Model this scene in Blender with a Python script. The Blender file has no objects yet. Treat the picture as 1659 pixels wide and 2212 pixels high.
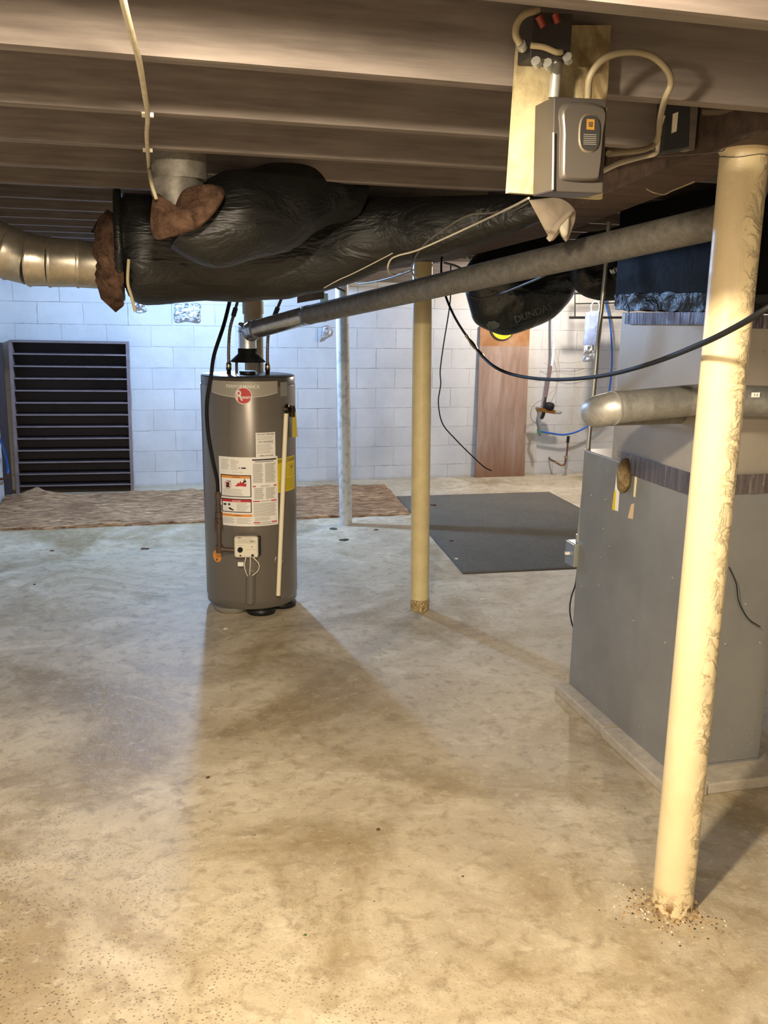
import bpy, math, random
from mathutils import Vector, Matrix, noise
from mathutils.bvhtree import BVHTree
random.seed(7)
PI = math.pi
S = bpy.context.scene
COL = S.collection

# ------------------------------------------------------------------ camera
CX, CY, FPX, H = 829.5, 1106.0, 2000.0, 1.7814
yaw, pit, rol = (math.radians(v) for v in (14.924, 12.504, 1.077))
FW = Vector((math.sin(yaw)*math.cos(pit), math.cos(yaw)*math.cos(pit), -math.sin(pit)))
R0 = Vector((math.cos(yaw), -math.sin(yaw), 0)); U0 = R0.cross(FW)
RT = R0*math.cos(rol)+U0*math.sin(rol); UP = -R0*math.sin(rol)+U0*math.cos(rol)
EYE = Vector((0, 0, H))
cd = bpy.data.cameras.new('camera'); cam = bpy.data.objects.new('camera', cd); COL.objects.link(cam)
cd.sensor_fit = 'HORIZONTAL'; cd.sensor_width = 36; cd.lens = 36*FPX/1659; cd.clip_start = 0.05
cam.matrix_world = Matrix(((RT.x, UP.x, -FW.x, 0), (RT.y, UP.y, -FW.y, 0), (RT.z, UP.z, -FW.z, H), (0, 0, 0, 1)))
S.camera = cam

# measured places: a sight line of the photograph met with a plane of the room
def ray(px, py): return FW + RT*((px-CX)/FPX) + UP*((CY-py)/FPX)
def onp(px, py, ax, v):
    d = ray(px, py); return EYE + d*((v-EYE[ax])/d[ax])
def aX(px, py, v): return onp(px, py, 0, v)
def aY(px, py, v): return onp(px, py, 1, v)
def aZ(px, py, v=0.0): return onp(px, py, 2, v)

# ------------------------------------------------------------------ materials
def lin(c):
    if isinstance(c, str):
        c = [int(c[i:i+2], 16)/255 for i in (0, 2, 4)]
    return tuple((v/12.92 if v <= .04045 else ((v+.055)/1.055)**2.4) for v in c)+(1,)

class NT:
    def __init__(s, name):
        s.m = bpy.data.materials.new(name); s.m.use_nodes = True
        s.t = s.m.node_tree; s.b = s.t.nodes['Principled BSDF']; s.co = s.t.nodes.new('ShaderNodeTexCoord')
    def n(s, kind, **kw):
        x = s.t.nodes.new(kind)
        for k, v in kw.items():
            if k in x.inputs.keys() if hasattr(x.inputs, 'keys') else False: x.inputs[k].default_value = v
            else: setattr(x, k, v)
        return x
    def l(s, a, b): s.t.links.new(a, b)
    def vec(s, scale=(1, 1, 1), loc=(0, 0, 0), src='Object'):
        mp = s.t.nodes.new('ShaderNodeMapping'); mp.inputs['Scale'].default_value = scale; mp.inputs['Location'].default_value = loc
        s.l(s.co.outputs[src], mp.inputs[0]); return mp.outputs[0]
    def noise(s, scale, detail=4, rough=.55, vec=None, dist=0):
        x = s.t.nodes.new('ShaderNodeTexNoise'); x.inputs['Scale'].default_value = scale
        x.inputs['Detail'].default_value = detail; x.inputs['Roughness'].default_value = rough; x.inputs['Distortion'].default_value = dist
        s.l(vec if vec is not None else s.co.outputs['Object'], x.inputs['Vector']); return x.outputs[0]
    def vor(s, scale, vec=None, feature='F1'):
        x = s.t.nodes.new('ShaderNodeTexVoronoi'); x.feature = feature; x.inputs['Scale'].default_value = scale
        s.l(vec if vec is not None else s.co.outputs['Object'], x.inputs['Vector']); return x.outputs[0]
    def ramp(s, f, stops):
        x = s.t.nodes.new('ShaderNodeValToRGB'); e = x.color_ramp.elements
        for i, (p, c) in enumerate(stops):
            q = e[i] if i < 2 else e.new(p)
            q.position = p; q.color = lin(c) if isinstance(c, str) else ((c, c, c, 1) if isinstance(c, (int, float)) else tuple(c)+(1,))
        s.l(f, x.inputs[0]); return x.outputs[0]
    def mix(s, f, a, b, mode='MIX'):
        x = s.t.nodes.new('ShaderNodeMix'); x.data_type = 'RGBA'; x.blend_type = mode
        for v, k in ((f, 0), (a, 6), (b, 7)):
            if hasattr(v, 'links') or hasattr(v, 'is_linked'): s.l(v, x.inputs[k])
            else: x.inputs[k].default_value = v if k == 0 else (lin(v) if isinstance(v, str) else v)
        return x.outputs[2]
    def math(s, op, a, b=0.0):
        x = s.t.nodes.new('ShaderNodeMath'); x.operation = op
        for v, k in ((a, 0), (b, 1)):
            if hasattr(v, 'is_linked'): s.l(v, x.inputs[k])
            else: x.inputs[k].default_value = v
        return x.outputs[0]
    def bump(s, h, strength=.3, dist=.01, prev=None):
        x = s.t.nodes.new('ShaderNodeBump'); x.inputs['Strength'].default_value = strength; x.inputs['Distance'].default_value = dist
        s.l(h, x.inputs['Height'])
        if prev is not None: s.l(prev, x.inputs['Normal'])
        s.l(x.outputs[0], s.b.inputs['Normal']); return x.outputs[0]
    def col(s, c):
        if hasattr(c, 'is_linked'): s.l(c, s.b.inputs['Base Color'])
        else: s.b.inputs['Base Color'].default_value = lin(c)
    def pr(s, rough=.5, metal=0, spec=None):
        s.b.inputs['Roughness'].default_value = rough; s.b.inputs['Metallic'].default_value = metal
        if spec is not None: s.b.inputs['Specular IOR Level'].default_value = spec
        return s

MATS = {}
def M(name, c, rough=.5, metal=0, c2=None, ns=6, bs=None, bst=.2, bd=.005, stretch=None, spec=None, lo=.35, hi=.65):
    """plain or two-tone noisy surface"""
    if name in MATS: return MATS[name]
    t = NT(name); t.pr(rough, metal, spec)
    v = t.vec(stretch) if stretch else None
    if c2: t.col(t.ramp(t.noise(ns, 5, .6, v), [(lo, c), (hi, c2)]))
    else: t.col(c)
    if bs: t.bump(t.noise(bs, 5, .6, v), bst, bd)
    MATS[name] = t.m; return t.m

def floor_mat():
    t = NT('concrete_floor'); t.pr(.5, 0, .35)
    big = t.noise(.55, 5, .6, None, .6)
    base = t.ramp(big, [(.34, 'aba08a'), (.46, 'b8ab92'), (.56, 'c1b499'), (.68, 'cabda3')])
    pat = t.noise(1.7, 6, .68, t.vec((1, 1.2, 1), (3, 7, 0)), .8)
    c = t.mix(t.ramp(pat, [(.50, 0.0), (.62, .7)]), base, 'd3c8b0')
    pat2 = t.noise(1.1, 6, .66, t.vec((1, 1, 1), (11, 2, 0)), 1.0)
    c = t.mix(t.ramp(pat2, [(.47, 0.0), (.62, .8)]), c, '8f7c56')
    fine = t.noise(14, 6, .7, None, .5)
    c = t.mix(t.ramp(fine, [(.36, .55), (.5, 0.0)]), c, '8a795c')
    c = t.mix(t.ramp(t.noise(17, 7, .8, t.vec((1, 1.4, 1), (5, 5, 0)), .2), [(.54, 0.0), (.70, .55)]), c, 'dccfb4')
    # small surface pits, thickest in the near left of the slab
    sep = t.t.nodes.new('ShaderNodeSeparateXYZ'); t.l(t.co.outputs['Object'], sep.inputs[0])
    near = t.math('SUBTRACT', 3.3, sep.outputs[1]); near = t.math('SUBTRACT', near, t.math('MULTIPLY', sep.outputs[0], 1.1))
    near = t.ramp(t.math('MULTIPLY', near, .5), [(.0, .12), (.8, 1.0)])
    pv = t.vor(90, t.vec((1, 1.0, 1)))
    pit_ = t.ramp(pv, [(.16, 1.0), (.32, 0.0)])
    grp = t.ramp(t.noise(5, 3, .6, t.vec((1, 1, 1), (2, 9, 1))), [(.36, 0.0), (.52, 1.0)])
    pit_ = t.math('MULTIPLY', t.math('MULTIPLY', pit_, near), grp)
    c = t.mix(t.math('MULTIPLY', pit_, .8), c, '5f4c36')
    pb = t.ramp(t.vor(9, t.vec((1, 1, 1), (1, 3, 0))), [(.02, 1.0), (.045, 0.0)])
    c = t.mix(t.math('MULTIPLY', pb, .8), c, '4a3b2c')
    pw = t.ramp(t.vor(13, t.vec((1, 1, 1), (7, 3, 0))), [(.02, 1.0), (.04, 0.0)])
    c = t.mix(t.math('MULTIPLY', pw, .9), c, 'ece4d4')
    t.col(c)
    t.l(t.ramp(pat2, [(.4, .50), (.7, .36)]), t.b.inputs['Roughness'])
    b1 = t.bump(t.noise(40, 6, .75), .55, .005)
    b2 = t.bump(t.noise(6, 6, .62), .5, .02, b1)
    t.bump(t.math('MULTIPLY', pit_, -1.0), .6, .004, b2)
    return t.m

def block_mat(axis):
    t = NT('painted_block_'+axis); t.pr(.55, 0, .4)
    sep = t.t.nodes.new('ShaderNodeSeparateXYZ'); t.l(t.co.outputs['Object'], sep.inputs[0])
    cmb = t.t.nodes.new('ShaderNodeCombineXYZ')
    t.l(sep.outputs[0 if axis == 'x' else 1], cmb.inputs[0]); t.l(sep.outputs[2], cmb.inputs[1])
    dn = t.t.nodes.new('ShaderNodeTexNoise'); dn.inputs['Scale'].default_value = 9; dn.inputs['Detail'].default_value = 3; t.l(t.co.outputs['Object'], dn.inputs['Vector'])
    sub = t.t.nodes.new('ShaderNodeVectorMath'); sub.operation = 'MULTIPLY_ADD'
    t.l(dn.outputs[1], sub.inputs[0]); sub.inputs[1].default_value = (.012, .012, 0); t.l(cmb.outputs[0], sub.inputs[2])
    mp = t.t.nodes.new('ShaderNodeMapping'); mp.inputs['Location'].default_value = (-.139 if axis == 'x' else 0, .2032-.150+.0, 0); t.l(sub.outputs[0], mp.inputs[0])
    br = t.t.nodes.new('ShaderNodeTexBrick'); t.l(mp.outputs[0], br.inputs['Vector'])
    br.offset = .5; br.inputs['Scale'].default_value = 1; br.inputs['Brick Width'].default_value = .4064; br.inputs['Row Height'].default_value = .2032
    br.inputs['Mortar Size'].default_value = .0028; br.inputs['Mortar Smooth'].default_value = .6
    fac = br.outputs['Fac']
    crack = t.math('MULTIPLY', fac, t.ramp(t.noise(3.5, 6, .75), [(.46, .10), (.62, .9)]))
    c = t.ramp(t.noise(1.6, 6, .65), [(.3, 'b6b5b2'), (.6, 'c8c7c4')])
    br.inputs['Color1'].default_value = (.94, .94, .94, 1); br.inputs['Color2'].default_value = (1, 1, 1, 1); br.inputs['Mortar'].default_value = (.93, .93, .93, 1)
    c = t.mix(1.0, c, br.outputs['Color'], 'MULTIPLY')
    c = t.mix(crack, c, '5c5854')
    sp = t.ramp(t.vor(11, t.vec((1, 1, 1), (3, 1, 4))), [(.016, 1.0), (.035, 0.0)])
    c = t.mix(t.math('MULTIPLY', sp, .7), c, '76706b')
    # damp, flaking band along the foot of the wall
    foot = t.ramp(t.math('ADD', sep.outputs[2], t.math('MULTIPLY', t.noise(7, 4, .6), .06)), [(.035, 1.0), (.065, 0.0)])
    c = t.mix(t.math('MULTIPLY', foot, .55), c, 'a39a8c')
    t.col(c)
    b1 = t.bump(t.math('MULTIPLY', fac, -1.0), .6, .006)
    t.bump(t.noise(45, 5, .7), .4, .004, t.bump(t.noise(7, 4, .6), .3, .01, b1))
    return t.m

def joist_mat():
    t = NT('old_dusty_lumber'); t.pr(.8, 0, .2)
    v = t.vec((1.2, 14, 14))
    c = t.ramp(t.noise(3, 5, .6, v), [(.3, '5f5651'), (.7, '807770')])
    c = t.mix(t.ramp(t.noise(1.3, 4, .6), [(.45, 0.0), (.7, .5)]), c, '8d8580')
    t.col(c); t.bump(t.noise(4, 5, .6, v), .25, .004); return t.m

def steel_mat(name, c='b9bab8', rough=.3, sp='8b8c88', metal=.7):
    t = NT(name); t.pr(rough, metal)
    n = t.noise(34, 5, .7); t.col(t.ramp(n, [(.35, c), (.65, sp)]))
    t.l(t.ramp(t.noise(8, 4, .6), [(.3, rough), (.7, min(1, rough+.22))]), t.b.inputs['Roughness'])
    t.bump(t.noise(9, 3, .5), .08, .01); return t.m

def plastic_wrap_mat(name='black_plastic_wrap', k=1.0, ca='101112', cb='1f1f1e'):
    t = NT(name); t.pr(.42, 0, .45)
    c = t.ramp(t.noise(2.2, 5, .7), [(.35, ca), (.7, cb)])
    t.col(c)
    b1 = t.bump(t.noise(5, 4, .6, t.vec((.8, 1.6, 2.2)), .7), .55*k, .035)
    t.bump(t.noise(22, 4, .65, t.vec((1.0, 2.0, 2.4)), 1.0), .08*k, .005, b1); return t.m

def fibre_mat(name, a, b, sc=(1, 1, 1), s=60):
    t = NT(name); t.pr(.95, 0, .1)
    v = t.vec(sc)
    c = t.ramp(t.noise(s, 6, .75, v, .6), [(.36, a), (.62, b)])
    c = t.mix(t.ramp(t.noise(2.1, 4, .6), [(.4, 0.0), (.7, .5)]), c, a)
    t.col(c); t.bump(t.noise(s, 6, .8, v, .6), 1.0, .02); return t.m

def post_mat():
    t = NT('cream_flaking_paint'); t.pr(.38, 0, .45)
    sep = t.t.nodes.new('ShaderNodeSeparateXYZ'); t.l(t.co.outputs['Object'], sep.inputs[0])
    c = t.ramp(t.noise(4, 5, .6), [(.3, 'd8c59a'), (.7, 'e2d2ab')])
    rust = t.math('MULTIPLY', t.ramp(sep.outputs[2], [(.02, 1.0), (.09, 0.0)]), t.ramp(t.noise(35, 5, .7), [(.50, 0.0), (.58, 1.0)]))
    c = t.mix(rust, c, '7a5630')
    t.col(c)
    side = t.ramp(t.math('ADD', t.math('MULTIPLY', sep.outputs[0], 8.0), t.noise(3, 4, .6)), [(.35, .04), (.75, 1.0)])
    fl = t.ramp(t.noise(16, 6, .72, None, .9), [(.44, 0.0), (.52, 1.0)])
    b1 = t.bump(t.math('MULTIPLY', fl, side), 1.0, .0055)
    t.bump(t.noise(60, 3, .6), .15, .002, b1); return t.m

def plank_mat():
    t = NT('weathered_reddish_board'); t.pr(.6, 0, .3)
    sep = t.t.nodes.new('ShaderNodeSeparateXYZ'); t.l(t.co.outputs['Object'], sep.inputs[0])
    v = t.vec((3.5, 3.5, .5))
    c = t.ramp(t.noise(3, 6, .65, v, .6), [(.28, '806656'), (.5, '988071'), (.72, 'a9978c')])
    c = t.mix(t.ramp(sep.outputs[2], [(.0, .75), (.45, 0.0)]), c, '7a5433')
    top = t.ramp(t.math('SUBTRACT', sep.outputs[2], 1.395), [(0.0, 0.0), (.004, 1.0)])
    c = t.mix(top, c, t.ramp(t.noise(6, 5, .6), [(.4, '8f6238'), (.72, 'a58465')]))
    t.col(c); t.bump(t.noise(5, 5, .6, v), .3, .004); return t.m

def tank_mat():
    t = NT('tank_grey_enamel'); t.pr(.30, .25, .5); t.col('746d64')
    t.bump(t.noise(3, 2, .5), .04, .02); return t.m

def panel_mat():
    t = NT('blue_grey_sheet_metal'); t.pr(.34, .4, .5)
    c = t.ramp(t.noise(1.8, 5, .65), [(.3, '838484'), (.7, '999a97')])
    sep = t.t.nodes.new('ShaderNodeSeparateXYZ'); t.l(t.co.outputs['Object'], sep.inputs[0])
    low = t.ramp(sep.outputs[2], [(.05, 1.0), (.42, 0.12)])
    sp = t.ramp(t.vor(48), [(.06, 1.0), (.13, 0.0)])
    msk = t.ramp(t.noise(4, 4, .6), [(.44, 0.0), (.56, 1.0)])
    c = t.mix(t.math('MULTIPLY', t.math('MULTIPLY', sp, low), msk), c, 'd9dde0')
    t.col(c)
    t.l(t.ramp(t.noise(5, 5, .6), [(.3, .30), (.7, .45)]), t.b.inputs['Roughness'])
    t.bump(t.noise(1.6, 2, .5), .12, .03); return t.m

def board_mat():
    t = NT('stained_plywood'); t.pr(.7, 0, .2)
    c = t.ramp(t.noise(14, 5, .7), [(.35, '948766'), (.65, 'b8ab88')])
    c = t.mix(t.ramp(t.noise(5, 6, .7, t.vec((1.4, 1, .7), (2, 2, 9)), .8), [(.46, 0.0), (.62, .85)]), c, '6d5a3c')
    t.col(c); return t.m

def tape_mat():
    t = NT('foil_seam_tape'); t.pr(.25, .9)
    t.col(t.ramp(t.noise(9, 4, .6, t.vec((6, 6, .6))), [(.3, '7a7072'), (.7, 'a39c9c')]))
    t.bump(t.noise(12, 4, .6, t.vec((5, 5, .7)), .8), .8, .006); return t.m

def foil_mat():
    t = NT('crumpled_foil'); t.pr(.16, 1.0); t.col('c3cbd4')
    t.bump(t.noise(28, 4, .6, None, 1.4), 1.0, .012); return t.m

FLOORM = floor_mat(); JOIST = joist_mat(); WRAP = plastic_wrap_mat(); WRAPS = plastic_wrap_mat('smooth_plastic_wrap', .2, '0b0b0b', '161514'); WRAPS.node_tree.nodes['Principled BSDF'].inputs['Specular IOR Level'].default_value = .05; WRAPS.node_tree.nodes['Principled BSDF'].inputs['Roughness'].default_value = .6; POST = post_mat()
GALV = steel_mat('galvanised_steel', '8c8880', .5, '716d65', .45); SHINY = steel_mat('bright_galvanised_steel', 'b5b4ae', .3, '9d9c98', .65)
NEWST = steel_mat('new_bright_duct_steel', 'd4d8dc', .14, 'c0c4c8', .95); TAPED = M('dark_shiny_seam_tape', '463f44', .3, .6, '6b6268', 14, 18, .8, .006, (6, 6, .8)); PANEL = panel_mat(); TANK = tank_mat(); BOARD = board_mat(); TAPE = tape_mat(); FOIL = foil_mat(); PLANK = plank_mat()
BLACK = M('black_rubber', '121213', .62, spec=.3); BLACKM = M('black_metal', '1c1c1d', .4, .3)
CHROME = M('plated_brass', 'b9a98a', .25, 1.0); SILV = M('zinc_fitting', 'b5b5af', .38, .6)
WHITEW = M('white_cable_jacket', 'c9c2b0', .5); GREYW = M('grey_cable_jacket', '5e5a53', .6); TANW = M('tan_cable_jacket', '9d8f70', .55)
WHITE = M('white_label_paper', 'f2efe8', .45); YEL = M('yellow_label_paper', 'dfc400', .45); ORA = M('orange_label_ink', 'e8963a', .5)
RED = M('red_label_ink', 'c2272f', .45); INK = M('black_ink', '1a1918', .6); GINK = M('grey_print', 'a39e94', .6); PINK_ = M('pale_red_print', 'd08d80', .6)
CPVC = M('cream_plastic_pipe', 'efe4c4', .35); IVORY = M('ivory_plastic', 'e7e0cc', .35)
COPPER = M('aged_copper', '8f5b3c', .35, .8, '6e5a45', 20); BLUE = M('blue_plastic_tube', '1f5cb8', .35); IRON = M('black_iron_pipe', '4a3c33', .5, .3, '5d4c40', 12)
BROWNINS = fibre_mat('brown_fibreglass', '46342a', '7d6251', (1, 1, 1), 22)
BATT = fibre_mat('pinkish_brown_fibre', '6f4c35', 'dfb88c', (.6, 4.6, 1), 11)
MATG = fibre_mat('grey_carpet_pile', '79746a', '999385', (1.0, 2.5, 1), 50)
PAINTM = M('cream_painted_steel', 'd9c998', .42, 0, 'c9b98c', 9, 50, .15, .002)
PAINTP = M('tan_painted_pipe', 'a8977a', .5, 0, '97876d', 5)
WHITEP = M('white_painted_pipe', 'cfd2d2', .45, 0, 'b5b8b8', 18, 30, .3, .003, lo=.5, hi=.6)
SHELFM = M('dark_stained_wood', '2a2528', .6, 0, '332c2e', 5, spec=.3)
SHELFE = M('dark_stained_wood_edges', '6a5c5c', .55, 0, '7a6d6b', 8)
PLEN = M('dull_galvanised_sheet', 'aea699', .45, .4, 'a0988b', 2.5, 1.5, .1, .02)
BOXM = M('grey_enamel_steel', '3f3b38', .38, .4, '4b4641', 3)
CLOTH = M('pale_insulation_facing', 'b3a493', .8, 0, 'c1b4a2', 12, 14, .3, .01)
PADC = M('grey_concrete_block', '9f978a', .85, 0, 'b1a898', 25, 70, .5, .004)
LUMB = M('old_beam_wood', '40332b', .8, 0, '5a473b', 4, 12, .35, .006, (1, 8, 8))

# ------------------------------------------------------------------ mesh builder
class MB:
    def __init__(s): s.v = []; s.f = []; s.mi = []; s.sm = []; s.mats = []; s.cur = 0
    def mat(s, m):
        if m not in s.mats: s.mats.append(m)
        s.cur = s.mats.index(m); return s
    def add(s, vs, fs, smooth=False):
        o = len(s.v); s.v += [Vector(v) for v in vs]
        for f in fs: s.f.append([i+o for i in f]); s.mi.append(s.cur); s.sm.append(smooth)
        return s
    def box(s, lo, hi, mtx=None):
        (a, b, c), (d, e, f) = lo, hi
        vs = [Vector(p) for p in ((a,b,c),(d,b,c),(d,e,c),(a,e,c),(a,b,f),(d,b,f),(d,e,f),(a,e,f))]
        if mtx is not None: vs = [mtx @ v for v in vs]
        return s.add(vs, [(0,3,2,1),(4,5,6,7),(0,1,5,4),(1,2,6,5),(2,3,7,6),(3,0,4,7)])
    def hexa(s, p):
        """eight corners: four of the bottom ring, four of the top ring"""
        return s.add(p, [(0,3,2,1),(4,5,6,7),(0,1,5,4),(1,2,6,5),(2,3,7,6),(3,0,4,7)])
    def tube(s, pts, r, n=12, cap=True, ry=1.0):
        pts = [Vector(p) for p in pts]; k = len(pts); rs = r if isinstance(r, (list, tuple)) else [r]*k
        vs = []; prev = None
        for i, p in enumerate(pts):
            t = (pts[min(i+1, k-1)]-pts[max(i-1, 0)]).normalized()
            if prev is None:
                a = Vector((0, 0, 1)) if abs(t.z) < .9 else Vector((0, 1, 0)); x = a.cross(t).normalized()
            else:
                x = (prev - t*prev.dot(t)).normalized()
            prev = x; y = t.cross(x)
            for j in range(n):
                w = 2*PI*j/n; vs.append(p + (x*math.cos(w)+y*math.sin(w)*ry)*rs[i])
        fs = [(i*n+j, i*n+(j+1) % n, (i+1)*n+(j+1) % n, (i+1)*n+j) for i in range(k-1) for j in range(n)]
        s.add(vs, fs, True)
        if cap: s.add(vs[:n], [tuple(reversed(range(n)))]); s.add(vs[-n:], [tuple(range(n))])
        return s
    def lathe(s, prof, org=(0, 0, 0), axis=(0, 0, 1), n=32, cap=True):
        """prof: (radius, height) pairs along the axis"""
        org = Vector(org); q = Vector((0, 0, 1)).rotation_difference(Vector(axis).normalized()).to_matrix()
        vs = [org + q @ Vector((r*math.cos(2*PI*j/n), r*math.sin(2*PI*j/n), z)) for r, z in prof for j in range(n)]
        fs = [(i*n+j, i*n+(j+1) % n, (i+1)*n+(j+1) % n, (i+1)*n+j) for i in range(len(prof)-1) for j in range(n)]
        s.add(vs, fs, True)
        if cap: s.add(vs[:n], [tuple(reversed(range(n)))]); s.add(vs[-n:], [tuple(range(n))])
        return s
    def text(s, body, fn, w, h, thick=False):
        """lettering scaled into a w x h box centred on the origin; fn(u, v) places every corner"""
        cu = bpy.data.curves.new('lettering', 'FONT'); cu.body = body; cu.resolution_u = 3
        if thick: cu.offset = .015
        ob = bpy.data.objects.new('lettering', cu); COL.objects.link(ob); bpy.context.view_layer.update()
        me = bpy.data.meshes.new_from_object(ob.evaluated_get(bpy.context.evaluated_depsgraph_get()))
        bpy.data.objects.remove(ob); bpy.data.curves.remove(cu)
        xs = [v.co.x for v in me.vertices]; ys = [v.co.y for v in me.vertices]
        x0, x1, y0, y1 = min(xs), max(xs), min(ys), max(ys)
        vs = [fn(((v.co.x-x0)/(x1-x0)-.5)*w, ((v.co.y-y0)/(y1-y0)-.5)*h) for v in me.vertices]
        s.add(vs, [tuple(p.vertices) for p in me.polygons]); bpy.data.meshes.remove(me); return s
    def build(s, name, m=None, parent=None, bevel=0, subdiv=0):
        base = Vector((0, 0, 0))
        if parent is not None: base = wloc(parent)
        elif s.v:
            xs = [v.x for v in s.v]; ys = [v.y for v in s.v]; zs = [v.z for v in s.v]
            base = Vector(((min(xs)+max(xs))/2, (min(ys)+max(ys))/2, min(zs)))
            if name in KEEP0: base = Vector((0, 0, 0))
        me = bpy.data.meshes.new(name); me.from_pydata([v-base for v in s.v], [], s.f)
        if m is not None: me.materials.append(m)
        else:
            for q in s.mats: me.materials.append(q)
        for p, a, b in zip(me.polygons, s.mi, s.sm):
            p.use_smooth = b
            if m is None: p.material_index = a
        me.validate(); me.update()
        o = bpy.data.objects.new(name, me); COL.objects.link(o)
        if parent is not None: o.parent = parent
        else: o.location = base
        if bevel:
            md = o.modifiers.new('bevel', 'BEVEL'); md.width = bevel; md.segments = 2; md.limit_method = 'ANGLE'; md.angle_limit = math.radians(50)
        if subdiv:
            md = o.modifiers.new('subdiv', 'SUBSURF'); md.levels = subdiv; md.render_levels = subdiv
        return o
KEEP0 = {'floor', 'wall_back', 'wall_left', 'wall_right', 'wall_front'}
def wloc(o):
    v = Vector((0, 0, 0))
    while o is not None: v = v + o.location; o = o.parent
    return v
def tag(o, label, cat, group=None):
    o['label'] = label; o['category'] = cat
    if group: o['group'] = group
    return o
def thing(name, label, cat, loc=(0, 0, 0), group=None):
    o = bpy.data.objects.new(name, None); COL.objects.link(o); o.location = loc; o.empty_display_size = .1
    return tag(o, label, cat, group)
def struct(o): o['kind'] = 'structure'; return o

def spline(pts, k=8):
    """Catmull-Rom through the given points"""
    P = [Vector(p) for p in pts]; P = [P[0]*2-P[1]]+P+[P[-1]*2-P[-2]]; out = []
    for i in range(1, len(P)-2):
        for j in range(k):
            t = j/k; a, b, c, d = P[i-1], P[i], P[i+1], P[i+2]
            out.append(.5*((2*b)+(c-a)*t+(2*a-5*b+4*c-d)*t*t+(3*b-a-3*c+d)*t**3))
    out.append(P[-2]); return out
def way(pts, k=8): return spline([aY(*p) for p in pts], k)      # (px, py, distance Y)
def wire(name, pts, r, m, label, cat='wire', k=8, n=8, group=None):
    return tag(MB().tube(way(pts, k), r, n).build(name, m), label, cat, group)

def puff(outline, Y, thick, rings=7, wrinkle=.01, ws=9, inner=6, back=None):
    """cushion-like body whose silhouette is the outline; real depth both ways"""
    pts = [aY(x, y, Y) for x, y in outline]; P = spline(pts+[pts[0]], inner)[:-1]
    c = sum(P, Vector())/len(P); n = len(P); mb = MB(); back = thick if back is None else back
    for sgn, th in ((-1, thick), (1, back)):
        vs = []
        for i in range(rings+1):
            t = i/rings; rr = math.sin(t*PI/2); d = th*math.cos(t*PI/2)
            for p in P:
                q = c+(p-c)*rr; w = noise.noise(q*ws)*wrinkle*(1 if i < rings else 0)
                w += noise.noise(q*ws*2.7)*wrinkle*.5*(1 if i < rings else 0)
                vs.append(q+Vector((0, sgn*(d+w), 0)))
        fs = [(i*n+j, i*n+(j+1) % n, (i+1)*n+(j+1) % n, (i+1)*n+j) for i in range(rings) for j in range(n)]
        if sgn > 0: fs = [tuple(reversed(f)) for f in fs]
        mb.add(vs, fs, True)
    return mb

# ------------------------------------------------------------------ the room
WB, WL, WR, WF = 9.31, -1.24, 5.6, -2.6
def grid_floor():
    return MB().box((WL-.1, WF-.1, -.1), (WR+.1, WB+.1, 0))
struct(grid_floor().build('floor', FLOORM))
struct(MB().box((WL-.1, WB, 0), (WR+.1, WB+.2, 2.02)).build('wall_back', block_mat('x')))
YM = block_mat('y')
struct(MB().box((WL-.2, WF-.1, 0), (WL, WB, 2.02)).build('wall_left', YM))
struct(MB().box((WR, WF-.1, 0), (WR+.2, WB, 2.02)).build('wall_right', YM))
struct(MB().box((WL-.1, WF-.2, 0), (WR+.1, WF, 2.02)).build('wall_front', block_mat('x')))
struct(MB().box((WL-.2, WF-.2, 2.40), (WR+.2, WB+.2, 2.44)).build('ceiling', JOIST))
# sill plates and rim boards that close the gap above the block walls
for i, (lo, hi) in enumerate((((WL-.1, WB, 2.02), (WR+.1, WB+.2, 2.4)), ((WL-.2, WF-.1, 2.02), (WL, WB, 2.4)), ((WR, WF-.1, 2.02), (WR+.2, WB, 2.4)), ((WL-.1, WF-.2, 2.02), (WR+.1, WF, 2.4)))):
    struct(MB().box(lo, hi).build('trim_%d' % (i+1), JOIST))
# joists in two runs that meet over the girder
k = 0
JY = [1.31+.505*i for i in range(-7, 16)]
for i, y in enumerate(JY):
    for a, b in ((WL, 1.44), (1.645, WR)):
        o = struct(MB().box((a, y-.0225, 2.2), (b, y+.0225, 2.4)).build('ceiling_joist', JOIST))
g = MB()
prof = [(WF, 2.2), (2.0, 2.2), (2.45, 2.175), (3.4, 2.085), (4.8, 2.03), (WB, 2.0)]
vs = []
for y, z in prof: vs += [(1.45, y, z), (1.64, y, z), (1.64, y, 2.4), (1.45, y, 2.4)]
fs = [(4*i+j, 4*i+(j+1) % 4, 4*i+4+(j+1) % 4, 4*i+4+j) for i in range(len(prof)-1) for j in range(4)]
g.add(vs, fs+[(3, 2, 1, 0), tuple(range(len(vs)-4, len(vs)))])
struct(g.build('girder_beam', LUMB))

# ------------------------------------------------------------------ posts
def column(name, label, bx, by, top, r, m, flare=0, cat='post', plates=True):
    t = thing(name, label, cat, (bx, by, 0))
    b = Vector((bx, by, 0)); e = Vector(top); n = 24; pr_ = []
    L = (e-b).length; mb = MB(); vs = []
    for i in range(n+1):
        f = i/n; rr = r*(1+flare*max(0, 1-f*n/1.0)); vs.append((b.lerp(e, f), rr))
    mb.tube([v[0] for v in vs], [v[1] for v in vs], 40)
    mb.build('shaft', m, t)
    return t, b, e
near, nb, ne = column('support_post', 'thick cream post with flaking paint in the right foreground', 1.525, 2.20, aY(1611, 303, 2.20), .0605, POST, .03)
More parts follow.
